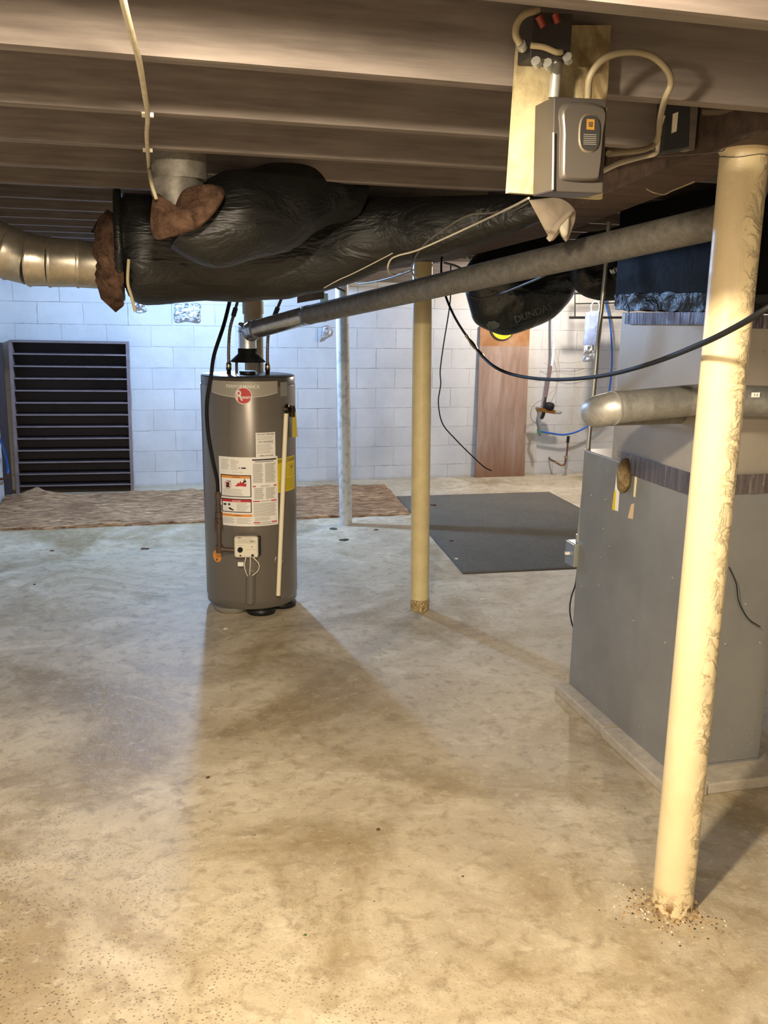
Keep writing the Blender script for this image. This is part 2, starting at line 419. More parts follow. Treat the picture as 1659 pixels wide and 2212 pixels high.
# steel cap and crumbled cement around the foot
MB().tube([ne-Vector((0, 0, .03)), ne], .064, 40).build('top_collar', POST, near)
random.seed(3)
mb = MB()
for i in range(90):
    a = random.uniform(0, 2*PI); d = .058+abs(random.gauss(0, .012)); s_ = random.uniform(.003, .011)
    p = nb+Vector((math.cos(a)*d, math.sin(a)*d, s_*.3))
    q = Matrix.Rotation(random.uniform(0, 3), 3, 'Z')
    mb.add([p+q@Vector(v)*s_ for v in ((-1, -.7, -.3), (1, -.6, -.3), (.8, .9, -.3), (-.9, .7, -.3), (-.4, -.3, .6), (.5, .2, .7))], [(0, 3, 2, 1), (0, 1, 4), (1, 2, 5), (1, 5, 4), (2, 3, 5), (3, 4, 5), (3, 0, 4)])
o = mb.build('flaked_paint', M('cement_crumbs', 'bca67e', .9, 0, '5a4630', 60), near); o['kind'] = 'stuff'
mid, mb_, me_ = column('support_post', 'cream round post under the girder, right of the water heater', 1.593, 5.10, aY(913, 566, 5.10), .055, PAINTM)
rust = M('rusty_flaking_paint', 'c9b98a', .8, 0, '6e4a1e', 170, 120, .8, .003, lo=.46, hi=.56)
MB().tube([mb_+Vector((0, 0, .0)), mb_+Vector((0, 0, .07))], .0562, 40).build('rusted_foot', rust, mid)
far, fb, fe = column('support_post', 'slim whitish post standing at the front edge of the brown fibre matting', 1.633, 7.355, aY(738, 600, 7.35), .052, WHITEP)
stk = thing('stack_pipe', 'tan painted vertical pipe rising directly behind the water heater', 'pipe', (.735, 6.05, 0))
MB().tube([(.735, 6.05, 0), (.722, 6.05, 2.38)], .06, 32).build('pipe', PAINTP, stk)
MB().tube([(.7245, 6.05, 1.72), (.7235, 6.05, 1.80)], .067, 32).build('coupling', PAINTP, stk)

# ------------------------------------------------------------------ water heater
HX, HY, HR, HT = .625, 5.42, .272, 1.385
heat = thing('water_heater', 'grey cylindrical gas water heater with stickers, standing on small feet', 'water heater', (HX, HY, 0))
TOPX = -.010
def hshear(v):           # the tank leans a hair to the left
    return Vector((v.x+TOPX*v.z/HT, v.y, v.z))
def hbuild(mb, name, m, parent=heat, **kw):
    mb.v = [hshear(v) for v in mb.v]; return mb.build(name, m, parent, **kw)
o0 = (HX, HY, 0)
hbuild(MB().lathe([(.02, .045), (HR-.012, .045), (HR-.004, .05), (HR-.004, .085), (HR-.001, .09), (HR, .094), (HR, HT-.055), (HR-.001, HT-.052)], o0, n=96), 'tank', TANK)
hbuild(MB().lathe([(HR-.004, HT-.052), (HR-.003, HT-.006), (HR-.009, HT), (.02, HT)], o0, n=96), 'top_cap', M('dark_grey_cap_enamel', '58534d', .28, .3))
for a in (222, 279, 335):
    w = math.radians(a); hbuild(MB().lathe([(.075, 0), (.085, .004), (.085, .03), (.06, .046)] if a != 222 else [(.06, 0), (.095, .02), (.105, .046)], (HX+.185*math.cos(w), HY+.185*math.sin(w), 0), n=32), 'foot', BLACKM if a != 222 else SILV)
def cyl(th, z, r=HR+.0012): return Vector((HX+r*math.sin(th), HY-r*math.cos(th), z))
def hc(px, py, r=HR):
    """meet a sight line with the leaning tank: (angle, height)"""
    z = .7
    for _ in range(6):
        d = ray(px, py); ox = -(HX+TOPX*z/HT); oy = -HY
        A = d.x*d.x+d.y*d.y; B = 2*(ox*d.x+oy*d.y); C = ox*ox+oy*oy-r*r
        D = max(0, B*B-4*A*C); t = (-B-math.sqrt(D))/(2*A); z = H+d.z*t
        x, y = ox+d.x*t, oy+d.y*t
    return math.atan2(x, -y), z
def strip(mb, a0, a1, z0, z1, r, m, n=10, fn0=None):
    mb.mat(m); vs = []
    for i in range(n+1):
        a = a0+(a1-a0)*i/n; zl = fn0(i/n) if fn0 else z0
        vs += [cyl(a, zl, r), cyl(a, z1, r)]
    mb.add(vs, [(2*i, 2*i+2, 2*i+3, 2*i+1) for i in range(n)], True)
def on_tank(th0, z0, r):
    return lambda u, v: cyl(th0+u/HR, z0+v, r)
def disc(mb, th0, z0, rx, rz, r, m, n=28):
    mb.mat(m); vs = [cyl(th0, z0, r)]+[cyl(th0+rx*math.cos(2*PI*i/n)/HR, z0+rz*math.sin(2*PI*i/n), r) for i in range(n)]
    mb.add(vs, [(0, 1+i, 1+(i+1) % n) for i in range(n)], True)
# brand band with its lettering and round badge
aL, zt = hc(457, 826); aR, _ = hc(599, 826); zb = hc(458, 845)[1]; zbm = hc(528, 858)[1]
zt = hc(528, 824)[1]
mb = MB(); band = M('band_grey_film', 'a49d90', .35, .1)
strip(mb, aL, aR, zb, zt, HR+.0012, band, 24, lambda t: zb+(zbm-zb)*(1-(2*t-1)**2))
strip(mb, aL, aR, zb-.003, zb, HR+.0011, M('band_rim', 'c9c3b4', .3), 24, lambda t: zb+(zbm-zb)*(1-(2*t-1)**2)-.004)
a, z = hc(524, 835); mb.mat(M('white_ink', 'e8e4da', .4)); mb.text('PERFORMANCE', on_tank(a, z, HR+.0022), .185, .018, True)
hbuild(mb, 'brand_band', None)
mb = MB(); a, z = hc(526, 855)
disc(mb, a, z, .047, .047, HR+.0026, MATS['white_ink']); disc(mb, a, z, .0425, .0425, HR+.0032, RED)
mb.mat(MATS['white_ink']); mb.text('R', on_tank(a-.075, z+.002, HR+.004), .036, .058, True); mb.text('heem', on_tank(a+.045, z-.006, HR+.004), .058, .022, True)
hbuild(mb, 'round_badge', None)
mb = MB(); a0, z1 = hc(605, 826); a1, z0 = hc(620, 855); strip(mb, a0, a1, z0, z1, HR+.0012, M('silver_sticker', '9a978c', .3, .4), 4)
hbuild(mb, 'silver_sticker', None)
def rules(mb, a0, a1, z0, z1, n, m, r, fill=.5, jit=.15, seed=1):
    rn = random.Random(seed); dz = (z1-z0)/n
    for i in range(n):
        e = a1-(a1-a0)*rn.uniform(0, jit); z = z0+dz*(i+.5)
        strip(mb, a0, e, z-dz*fill/2, z+dz*fill/2, r, m, 4)
# small notice
mb = MB(); a0, z1 = hc(552, 935); a1, _ = hc(594, 935); z0 = hc(573, 988)[1]; r1, r2 = HR+.0013, HR+.0021
strip(mb, a0, a1, z0, z1, r1, WHITE, 6); ac = (a0+a1)/2; wd = (a1-a0)*HR
mb.mat(INK); mb.text('DO NOT RETURN', on_tank(ac, z1-.010, r2), wd*.86, .010, True); mb.text('NO REGRESE', on_tank(ac, z1-.052, r2), wd*.76, .009, True); mb.text('1-800-274-4100', on_tank(ac, z0+.010, r2), wd*.74, .008, True)
rules(mb, a0+.02, a1-.02, z1-.043, z1-.019, 5, GINK, r2, .3); rules(mb, a0+.02, a1-.02, z0+.022, z1-.062, 9, GINK, r2, .3, .3)
hbuild(mb, 'notice_sticker', None)
# yellow energy label behind the drain tube
mb = MB(); a0, _ = hc(598, 1000); a1, _ = hc(636, 1020); z1 = hc(616, 988)[1]; z0 = hc(616, 1062)[1]
strip(mb, a0, a1, z0, z1, HR+.0010, YEL, 8); mb.mat(INK); mb.text('ENERGYGUIDE', on_tank((a0+a1)/2, z1-.018, r1), (a1-a0)*HR*.9, .020, True)
rules(mb, a0+.05, a1-.06, z0+.01, z0+.075, 6, M('olive_print', '6b6210', .6), HR+.0016, .16, .1); rules(mb, a0+.35, a1-.06, z0+.085, z1-.04, 5, MATS['olive_print'], HR+.0016, .12, .3)
mb.mat(INK); mb.text('$277', on_tank(a1-.17, z1-.062, r1), .030, .016, True)
hbuild(mb, 'energy_label', None)
# main instruction label
mb = MB(); a0, _ = hc(475, 1060); a1, _ = hc(600, 1060); z1 = hc(537, 988)[1]; z0 = hc(537, 1137)[1]
W_, H_ = a1-a0, z1-z0
def U(px): return hc(px, 1060)[0]
def V(f): return z1-H_*f
strip(mb, a0, a1, z0, z1, r1, WHITE, 16)
r3 = HR+.0028
rules(mb, U(480), U(497), V(.185), V(.03), 8, M('faint_print', 'b9b3a4', .6), r2, .35, .2, 2); rules(mb, U(500), U(517), V(.185), V(.03), 8, MATS['faint_print'], r2, .35, .5, 3)
strip(mb, U(517), U(532), V(.165), V(.145), r2, INK, 3); strip(mb, U(518.5), U(523), V(.162), V(.148), r3, WHITE, 2)
mb.mat(GINK); mb.text('RECONOZCA LAS SENALES', on_tank(U(514), V(.215), r2), .060, .006)
def frame(x0, x1, f0, f1, bar, word, bm):
    strip(mb, U(x0), U(x1), V(f1), V(f0), r2, INK, 6); strip(mb, U(x0+2), U(x1-2), V(f1-.012), V(f0+.012), r3, WHITE, 6)
    strip(mb, U(x0+2), U(x1-2), V(f0+.012+bar), V(f0+.012), r3+.0005, bm, 6)
    mb.mat(INK if bm is ORA else WHITE); mb.text(word, on_tank(U((x0+x1)/2), V(f0+.012+bar/2), r3+.0010), .05, .0065, True)
frame(478, 543, .255, .575, .035, 'WARNING', ORA); frame(479, 543, .60, .80, .035, 'DANGER', RED)
# pictograms: barred fuel can, flames and a fleeing figure
disc(mb, U(493), V(.40), .020, .024, r3+.0004, RED, 24); disc(mb, U(493), V(.40), .0178, .0218, r3+.0008, WHITE, 24)
strip(mb, U(489.5), U(496.5), V(.44), V(.365), r3+.0012, INK, 2); strip(mb, U(493), U(500), V(.355), V(.345), r3+.0012, INK, 2)
mb.mat(RED); c0 = (U(493), V(.40)); mb.add([cyl(c0[0]+x/HR, c0[1]+y, r3+.0016) for x, y in ((-.014, .012), (-.011, .015), (.014, -.012), (.011, -.015))], [(0, 1, 2, 3)])
fl = [(508, .42), (513, .385), (515, .36), (517, .38), (520, .34), (523, .37), (526, .345), (529, .38), (533, .37), (532, .42)]
mb.add([cyl(U(521), V(.41), r3+.0006)]+[cyl(U(x), V(f), r3+.0006) for x, f in fl], [(0, i+1, i+2) if i+2 <= len(fl) else (0, i+1, 1) for i in range(len(fl))])
disc(mb, U(529), V(.315), .0035, .0035, r3+.0012, INK, 10)
mb.mat(INK); mb.add([cyl(U(x), V(f), r3+.0012) for x, f in ((526, .33), (531, .325), (533, .35), (529, .365), (524, .375), (527, .35))], [(0, 5, 4, 3, 2, 1)])
rules(mb, U(483), U(540), V(.56), V(.455), 6, GINK, r3+.0005, .28, .35, 5)
strip(mb, U(483), U(489), V(.70), V(.675), r3+.0006, INK, 2); disc(mb, U(495), V(.685), .007, .007, r3+.0006, INK, 8)
mb.mat(INK); mb.add([cyl(U(x), V(f), r3+.0006) for x, f in ((492, .735), (497, .73), (505, .765), (504, .775), (496, .76))], [(4, 3, 2, 1, 0)])
rules(mb, U(511), U(539), V(.79), V(.655), 7, GINK, r3+.0005, .3, .4, 6)
strip(mb, U(480), U(544), V(.86), V(.825), r3, ORA, 6); mb.mat(INK); mb.text('WARNING', on_tank(U(512), V(.842), r3+.0006), .04, .006, True)
rules(mb, U(481), U(507), V(.965), V(.875), 5, GINK, r2, .32, .3, 7); rules(mb, U(510), U(543), V(.965), V(.875), 5, GINK, r2, .32, .3, 8)
strip(mb, U(546), U(597), V(.048), V(.028), r2, INK, 4); rules(mb, U(551), U(592), V(.072), V(.058), 1, INK, r2, .6, 0, 9)
rules(mb, U(547), U(570), V(.37), V(.09), 22, GINK, r2, .52, .22, 10); rules(mb, U(573), U(596), V(.37), V(.09), 22, GINK, r2, .52, .22, 11)
for f in (.415, .632, .945):
    strip(mb, U(546), U(553 if f < .5 else 561), V(f+.012), V(f-.004), r2, RED, 2); strip(mb, U(591 if f < .5 else 585), U(597), V(f+.012), V(f-.004), r2, RED, 2); rules(mb, U(563), U(583), V(f+.008), V(f), 1, INK, r2, .7, 0)
rules(mb, U(549), U(571), V(.61), V(.44), 13, GINK, r2, .5, .25, 12); rules(mb, U(574), U(595), V(.61), V(.44), 13, GINK, r2, .5, .3, 13)
rules(mb, U(547), U(597), V(.86), V(.66), 13, GINK, r2, .45, .12, 14); rules(mb, U(549), U(584), V(.93), V(.87), 4, GINK, r2, .4, .2, 15); rules(mb, U(549), U(597), V(.985), V(.965), 1, GINK, r2, .5, 0, 16)
hbuild(mb, 'instruction_label', None)
# relief valve, its tag and the drain tube
a, z = hc(620, 884)
mb = MB(); q = cyl(a, z, HR); nrm = Vector((math.sin(a), -math.cos(a), 0))
mb.lathe([(.030, -.004), (.030, .004), (.014, .006), (.014, .03), (.020, .03), (.020, .045)], q, nrm, 24)
mb.tube([q+nrm*.035+Vector((0, 0, .025)), q+nrm*.035-Vector((0, 0, .04))], .016, 16); mb.box((-.006, -.03, .02), (.006, .02, .024), Matrix.Translation(q+nrm*.035))
hbuild(mb, 'relief_valve', M('dark_brass', '3a3226', .35, .8))
p0 = aY(618, 893, HY-HR-.035); p1 = aY(601, 1286, HY-HR-.05)
hb = MB().tube([p0, p1], .0125, 20); hb.build('drain_tube', CPVC, heat)
mb = MB(); a0_, zt_ = hc(623, 884); a1_, _ = hc(634, 900); zb_ = hc(628, 945)[1]
mb.add([cyl(hc(622, 884)[0], zt_, HR+.02), cyl(hc(629, 886)[0], zt_-.004, HR+.02), cyl(hc(634, 945)[0], zb_, HR+.016), cyl(hc(624, 944)[0], zb_+.002, HR+.016),
        cyl(hc(622, 884)[0], zt_, HR+.019), cyl(hc(629, 886)[0], zt_-.004, HR+.019), cyl(hc(634, 945)[0], zb_, HR+.015), cyl(hc(624, 944)[0], zb_+.002, HR+.015)],
       [(0, 3, 2, 1), (4, 5, 6, 7), (0, 1, 5, 4), (1, 2, 6, 5), (2, 3, 7, 6), (3, 0, 4, 7)])
mb.build('yellow_tag', YEL, heat)
# gas control
a, z = hc(534, 1176); nrm = Vector((math.sin(a), -math.cos(a), 0)); tg = Vector((math.cos(a), math.sin(a), 0)); c = cyl(a, z, HR)
def loc(u, v, w): return c+tg*u+Vector((0, 0, v))+nrm*w
def cbox(mb, u0, u1, v0, v1, w0, w1):
    return mb.hexa([loc(u0, v0, w0), loc(u1, v0, w0), loc(u1, v0, w1), loc(u0, v0, w1), loc(u0, v1, w0), loc(u1, v1, w0), loc(u1, v1, w1), loc(u0, v1, w1)])
ctl = cbox(MB(), -.070, .064, -.060, .062, .035, .075).build('gas_control', IVORY, heat, bevel=.012)
mb = MB(); cbox(mb, -.055, .075, -.058, .05, -.01, .036); mb.build('control_backing', BLACKM, heat, bevel=.004)
mb = MB(); mb.lathe([(.015, 0), (.014, .012), (.010, .014)], loc(-.036, -.012, .074), nrm, 24); mb.build('control_knob', BLACK, ctl)
mb = MB(); mb.mat(GINK); cbox(mb, -.058, .05, .026, .027, .075, .0758); cbox(mb, -.058, .05, .055, .056, .075, .0758); cbox(mb, -.059, -.058, .026, .056, .075, .0758); cbox(mb, .05, .051, .026, .056, .075, .0758)
for i in range(5): cbox(mb, -.052, .04-.008*(i % 2), .030+i*.005, .0315+i*.005, .075, .0757)
cbox(mb, -.004, .058, -.012, -.0108, .075, .0757); cbox(mb, -.05, -.02, .012, .0135, .075, .0757)
mb.mat(INK); cbox(mb, .020, .046, .036, .039, .075, .0759); cbox(mb, -.040, -.030, -.050, -.042, .075, .077); cbox(mb, .026, .040, -.052, -.038, .075, .077); cbox(mb, .028, .035, .003, .007, .075, .076); cbox(mb, -.05, -.03, .057, .0595, .075, .0757)
mb.build('printing', None, ctl)
for i, (u0, u1, du) in enumerate(((-.005, .002, -.012), (.018, .010, .0), (.030, .015, .045))):
    MB().tube(spline([loc(u0, -.058, .055), loc(u0+du*.8, -.10, .058), loc((u0+u1)/2+du*.8, -.145, .045), loc(u1, -.185, .03)], 6), .0028, 8).build('igniter_wire', IVORY, heat)
cbox(MB(), -.052, -.020, -.112, -.088, .062, .064).build('wire_tag', WHITE, heat)
mb = MB(); mb.tube([loc(.016, -.165, .012), loc(.012, -.345, .012)], .027, 24); mb.build('burner_access_cover', TANK, heat)
mb = MB(); aa, zz = hc(603, 1210); mb.lathe([(.040, -.003), (.038, .006), (.020, .008), (.018, .002)], cyl(aa, zz, HR-.001), (math.sin(aa), -math.cos(aa), 0), 28); mb.build('element_plug', TANK, heat)
mb = MB(); aa, zz = hc(469, 1201); disc(mb, aa, zz, .036, .036, HR+.0015, ORA, 32); mb.mat(INK); disc(mb, aa, zz-.022, .007, .006, HR+.002, INK, 10); mb.mat(PINK_); mb.text('CAUTION', on_tank(aa, zz+.018, HR+.002), .04, .006)
hbuild(mb, 'orange_sticker', None)
# iron gas pipe: drip leg up to the valve and the black supply hose
D = HY-HR-.06
mb = MB(); g0 = aY(471, 1062, D+.05); g1 = aY(474, 1186, D+.03)
mb.tube([g0, g1], .0135, 16); mb.tube([g1, loc(-.062, -.022, .05)], .0135, 16)
mb.tube([g1-Vector((0, 0, .02)), g1+Vector((0, 0, .022))], .020, 16); mb.tube([g1+(loc(-.06, -.02, .05)-g1)*.0, g1+(loc(-.06, -.02, .05)-g1)*.22], .019, 16)
for f in (.08, .28, .40): pp = g0.lerp(g1, f); mb.tube([pp-Vector((0, 0, .016)), pp+Vector((0, 0, .016))], .018+.004*(f > .3), 8)
pp = g0.lerp(g1, .52); mb.tube([pp+Vector((0, 0, .02)), pp-Vector((0, 0, .04))], .023, 8); mb.tube([pp, pp+Vector((-.02, -.03, .0))], .010, 8)
mb.build('gas_pipe', IRON, heat)
hose = way([(499, 640, 5.3), (484, 700, 5.22), (463, 765, 5.12), (456, 812, 5.07), (447, 870, 5.08), (449, 930, 5.11), (459, 990, 5.12), (469, 1035, 5.14), (471, 1064, 5.15)], 8)
tag(MB().tube(hose, .0105, 12).build('gas_hose', BLACK), 'black flexible gas hose draped down the front left of the water heater', 'hose')
# draft hood
ho = thing('draft_hood', 'black conical draft hood on legs on top of the water heater', 'draft hood', (HX-.004, HY, HT))
hx = HX-.010; mb = MB(); mb.lathe([(.105, .072), (.060, .115), (.056, .118), (.056, .148), (.046, .150)], (hx, HY, HT), n=36); mb.build('cone', BLACKM, ho)
MB().lathe([(.045, -.001), (.052, .012), (.046, .02)], (hx, HY, HT), n=28).build('flue_collar', BLACKM, ho)
for w in (.6, 2.2, 3.75, 5.3):
    p = Vector((hx+.09*math.cos(w), HY+.09*math.sin(w), HT)); MB().box((-.004, -.004, -.001), (.004, .004, .085), Matrix.Translation(p)).build('leg', BLACKM, ho)
# vent pipe: riser, elbow, new section, long old run
vp = thing('vent_pipe', 'long sloping galvanised vent pipe running from the water heater to behind the foreground post', 'vent pipe', (hx, HY, HT+.15))
VA = aY(541, 716, HY); VA.x = hx; VB = aY(660, 682, 5.17); VE = aY(1560, 478, 2.66)
MB().tube([(hx, HY, HT+.145), (hx, HY, HT+.245)], .051, 36).build('riser', NEWST, vp)
mb = MB(); dirv = (VE-VA).normalized(); p0_ = Vector((hx, HY, HT+.24)); bend = spline([p0_, p0_+Vector((0, 0, .03)), Vector((hx+.012, HY-.01, VA.z-.005)), VA+dirv*.07, VA+dirv*.11], 5)
for i in range(len(bend)-1): mb.tube([bend[i], bend[i+1]], [.0535, .0525] if i % 4 else [.056, .054], 36)
mb.build('elbow', NEWST, vp)
MB().tube([VA+dirv*.08, VB+dirv*.0], .051, 36).build('new_section', NEWST, vp)
MB().tube([VB-dirv*.02, VB+dirv*.045], .0535, 36).build('joint_tape', FOIL, vp)
MB().tube([VB, VB.lerp(VE, .52)], .0515, 36).build('old_section', GALV, vp)
MB().tube([VB.lerp(VE, .515), VE], .053, 36).build('old_section', GALV, vp)
up = VE+Vector((0, 0, .12)); MB().tube(spline([VE-dirv*.02, VE+dirv*.05+Vector((0, 0, .02)), VE+dirv*.09+Vector((0, 0, .10)), VE+dirv*.09+Vector((0, 0, .25))], 5), .0535, 24).build('upper_elbow', GALV, vp)
# water connectors
def flex(pts, label, top):
    t = thing('water_connector', label, 'water hose', tuple(aY(*pts[0])))
    w = way(pts, 10); rs = [.0085+.0012*(i % 2) for i in range(len(w))]
    MB().tube(w, rs, 12).build('braided_hose', M('braided_steel_hose', '6b625b', .4, .6), t)
    b = w[0]; MB().lathe([(.014, -.075), (.012, -.04), (.013, -.04), (.016, -.038), (.016, -.005), (.010, .004)], b, n=8).build('brass_fitting', CHROME, t)
    e = w[-1]; d = (w[-1]-w[-4]).normalized(); MB().tube([e-d*.02, e+d*.03], .014, 8).build('coupling', BLACKM, t)
    MB().tube([e, Vector(top)], .0085, 10).build('supply_pipe', M('dull_pipe', '7d7266' if 'right' in label else '3a3836', .5), t)
flex([(494, 784, HY), (494, 750, HY), (497, 710, HY), (506, 676, HY)], 'flexible water connector rising from the top left of the water heater', aY(524, 615, 5.42))
flex([(578, 786, HY), (578, 750, HY), (581, 715, HY), (596, 675, HY-.02)], 'flexible water connector rising from the top right of the water heater', aY(622, 610, 5.4))

# ------------------------------------------------------------------ furnace
FX, FY, FB, FXR = 1.93, 2.89, 3.765, 2.335
fz0, fz1 = .045, 1.168
fu = thing('furnace', 'blue-grey sheet metal furnace cabinet standing on low blocks at the right', 'furnace', ((FX+FXR)/2, (FY+FB)/2, .045))
MB().box((FX+.002, FY+.002, fz0), (FXR-.002, FB, fz1)).build('cabinet', PANEL, fu)
MB().box((FX, FY+.012, fz0+.006), (FX+.003, FB-.006, fz1-.002)).build('side_panel', PANEL, fu, bevel=.001)
MB().box((FX+.03, FY-.004, fz0+.015), (FXR-.006, FY+.004, fz1-.01)).build('front_panel', PANEL, fu, bevel=.002)
MB().box((FX-.001, FY-.003, fz0), (FX+.022, FY+.01, fz1)).build('corner_flange', M('bluish_edge_metal', '8d9db0', .3, .5), fu, bevel=.002)
# folded lid left open between cabinet and plenum
MB().box((FX, FY, fz1-.002), (FXR, FB, fz1+.004)).build('top_lip', PLEN, fu)
scr = [(1314, 1015), (1309, 1079), (1304, 1142), (1317, 1179), (1298, 1204), (1257, 1266), (1294, 1264), (1310, 1301), (1369, 1341), (1437, 1388), (1453, 1248), (1278, 1070)]
pr0 = None
for x, y in scr:
    p = aX(x, y, FX)
    if pr0 is None:
        pr0 = MB().lathe([(.0035, 0), (.0045, .001), (.003, .0035)], p, (-1, 0, 0), 10).build('screw', SILV, fu); q0 = p
    else:
        c_ = pr0.copy(); COL.objects.link(c_); c_.parent = fu; c_.location = pr0.location+(p-q0)
for x, y in ((1611, 1305), (1642, 1388), (1567, 1391)):
    p = aY(x, y, FY-.004); MB().lathe([(.005, 0), (.006, .001), (.004, .004)], p, (0, -1, 0), 10).build('screw', SILV, fu)
# tape over the seam
def sheet_on_left(name, pts, m, parent, off=.003, Xp=FX):
    P = [aX(x, y, Xp) for x, y in pts]; n = len(P); c_ = sum(P, Vector())/n
    vs = [p+Vector((-off, 0, 0)) for p in P]+list(P)
    return MB().add(vs, [tuple(range(n)), tuple(reversed(range(n, 2*n)))]+[(i, i+n, (i+1) % n+n, (i+1) % n) for i in range(n)]).build(name, m, parent)
def strip3(name, p, q, w0, w1, m, parent, nrm, seg=24):
    """tape strip between two points, w0 above and w1 below the seam, with slight ripples"""
    vs = []
    for i in range(seg+1):
        f = i/seg; b = p.lerp(q, f); rp = nrm*(.007+.0018*math.sin(i*2.3)+.0012*math.sin(i*5.1))
        vs += [b+Vector((0, 0, w0))+rp, b-Vector((0, 0, w1))+rp, b+Vector((0, 0, w0)), b-Vector((0, 0, w1))]
    fs = []
    for i in range(seg):
        a = 4*i; c = a+4; fs += [(a, a+1, c+1, c), (a+2, c+2, c+3, a+3), (a, c, c+2, a+2), (a+1, a+3, c+3, c+1)]
    return MB().add(vs, fs+[(0, 2, 3, 1), (4*seg, 4*seg+1, 4*seg+3, 4*seg+2)], False).build(name, m, parent)
strip3('seam_tape', Vector((FX-.001, 3.42, fz1)), Vector((FX-.001, FY, fz1)), .045, .035, TAPE, fu, Vector((-1, 0, 0)))
strip3('seam_tape', Vector((FX-.002, FY-.005, fz1)), Vector((FXR, FY-.005, fz1)), .040, .032, TAPE, fu, Vector((0, -1, 0)))
# paper scraps and the leftover of insulation
sheet_on_left('paper_strip', [(1334, 1012), (1341, 1016), (1335, 1104), (1324, 1101)], WHITE, fu, .002)
sheet_on_left('paper_strip', [(1328, 1060), (1332, 1060), (1329, 1102), (1323, 1101)], YEL, fu, .003)
sheet_on_left('paper_strip', [(1374, 1005), (1378, 1008), (1372, 1074), (1369, 1072)], CPVC, fu, .002)
sheet_on_left('paper_strip', [(1364, 1090), (1370, 1087), (1367, 1121), (1357, 1119)], M('tan_masking_tape', 'd3b98e', .6), fu, .002)
for nm, pts in (('insulation_flap', [(1338, 1000), (1348, 990), (1354, 1010), (1354, 1045), (1345, 1062), (1337, 1060), (1335, 1025)]),):
    P = [aX(x, y, FX-.02) for x, y in pts]; P2 = spline(P+[P[0]], 5)[:-1]; c_ = sum(P2, Vector())/len(P2); vs = []
    n = len(P2)
    for t_ in (0, .5, .85, 1): vs += [c_+(p-c_)*t_+Vector((-.018*math.sqrt(max(0, 1-t_*t_)), 0, 0)) for p in P2]
    for t_ in (1, .5, 0): vs += [c_+(p-c_)*t_+Vector((.016, 0, 0)) for p in P2]
    MB().add(vs, [(i*n+j, i*n+(j+1) % n, (i+1)*n+(j+1) % n, (i+1)*n+j) for i in range(6) for j in range(n)], True).build(nm, fibre_mat('tan_fibre', '8a7450', 'c2ad84', (1, 1, 1), 30), fu)
# blocks under the cabinet
pz = .045
def block(name, lo, hi, label): return tag(MB().box(lo, hi).build(name, PADC, bevel=.006), label, 'concrete block', 'concrete blocks under the furnace')
block('concrete_block', (1.865, 3.30, 0), (2.02, 3.78, pz), 'low concrete block under the back left edge of the furnace')
block('concrete_block', (1.855, 2.76, 0), (2.02, 3.288, pz), 'low concrete block under the front left corner of the furnace')
block('concrete_block', (2.026, 2.765, 0), (2.40, 2.95, pz), 'low concrete block under the front of the furnace, right of the foreground post')
block('concrete_block', (2.026, 3.4, 0), (2.40, 3.75, pz), 'low concrete block hidden under the back of the furnace')
wire('thermostat_wire', [(1575, 1225, 2.875), (1590, 1260, 2.86), (1596, 1300, 2.86), (1615, 1335, 2.85), (1642, 1354, 2.86)], .0022, BLACK, 'thin black wire curling down the front of the furnace right of the foreground post')
# plenum
pl = thing('supply_plenum', 'dull tan-grey sheet metal plenum standing on top of the furnace', 'plenum', ((FX+FXR)/2, 3.2, fz1))
MB().box((FX+.001, FY+.012, fz1+.004), (FXR-.01, 3.512, 1.775)).build('casing', PLEN, pl, bevel=.002)
strip3('top_tape', Vector((FX-.006, 3.46, 1.765)), Vector((FX-.006, FY+.01, 1.775)), .010, .035, TAPED, pl, Vector((-1, 0, 0)))
strip3('top_tape', Vector((FX-.006, FY+.01, 1.765)), Vector((FXR, FY+.01, 1.765)), .012, .035, TAPED, pl, Vector((0, -1, 0)))
for x, y in ((1352, 687), (1362, 694), (1334, 975), (1336, 985), (1650, 770), (1650, 760)):
    p = aX(x, y, FX-.004) if x < 1600 else aY(x, y, FY+.012)
    MB().lathe([(.004, 0), (.005, .001), (.003, .004)], p, (-1, 0, 0) if x < 1600 else (0, -1, 0), 10).build('screw', SILV, pl)
# wrapped trunk duct above the plenum
td = thing('wrapped_trunk_duct', 'black plastic wrapped trunk duct sitting on the plenum behind the foreground post', 'duct', (2.1, 3.2, 1.78))
mb = MB(); x0, x1, y0, y1, zb2, zt2 = FX-.012, FXR+.9, FY+.0, 3.56, 1.80, 2.19
N = 26
def wrinkled_box(lo, hi, n, amp, sc):
    mb = MB(); L = Vector(hi)-Vector(lo); c = (Vector(hi)+Vector(lo))/2
    for ax in range(3):
        for s_ in (-1, 1):
            a, b = (ax+1) % 3, (ax+2) % 3; vs = []
            for i in range(n+1):
                for j in range(n+1):
                    p = Vector(c); p[ax] += s_*L[ax]/2; p[a] += (i/n-.5)*L[a]; p[b] += (j/n-.5)*L[b]
                    d = (p-c); w = Vector((noise.noise(p*sc), noise.noise(p*sc+Vector((9, 3, 1))), noise.noise(p*sc+Vector((2, 7, 5)))))*amp
                    vs.append(p+w)
            fs = [(i*(n+1)+j, (i+1)*(n+1)+j, (i+1)*(n+1)+j+1, i*(n+1)+j+1) for i in range(n) for j in range(n)]
            if s_ < 0: fs = [tuple(reversed(f)) for f in fs]
            mb.add(vs, fs, True)
    return mb
wrinkled_box((x0, y0, zb2), (x1, y1, zt2), 20, .004, 3).build('wrapped_casing', WRAPS, td)
tp = fibre_mat('purple_black_tape', '1d171c', '3c2f38', (1, 1, 1), 5); tp.node_tree.nodes['Principled BSDF'].inputs['Roughness'].default_value = .25
wrinkled_box((x0-.006, y0-.006, 1.785), (x1-.3, y1-.02, 1.85), 24, .010, 22).build('crumpled_tape_band', WRAP, td)

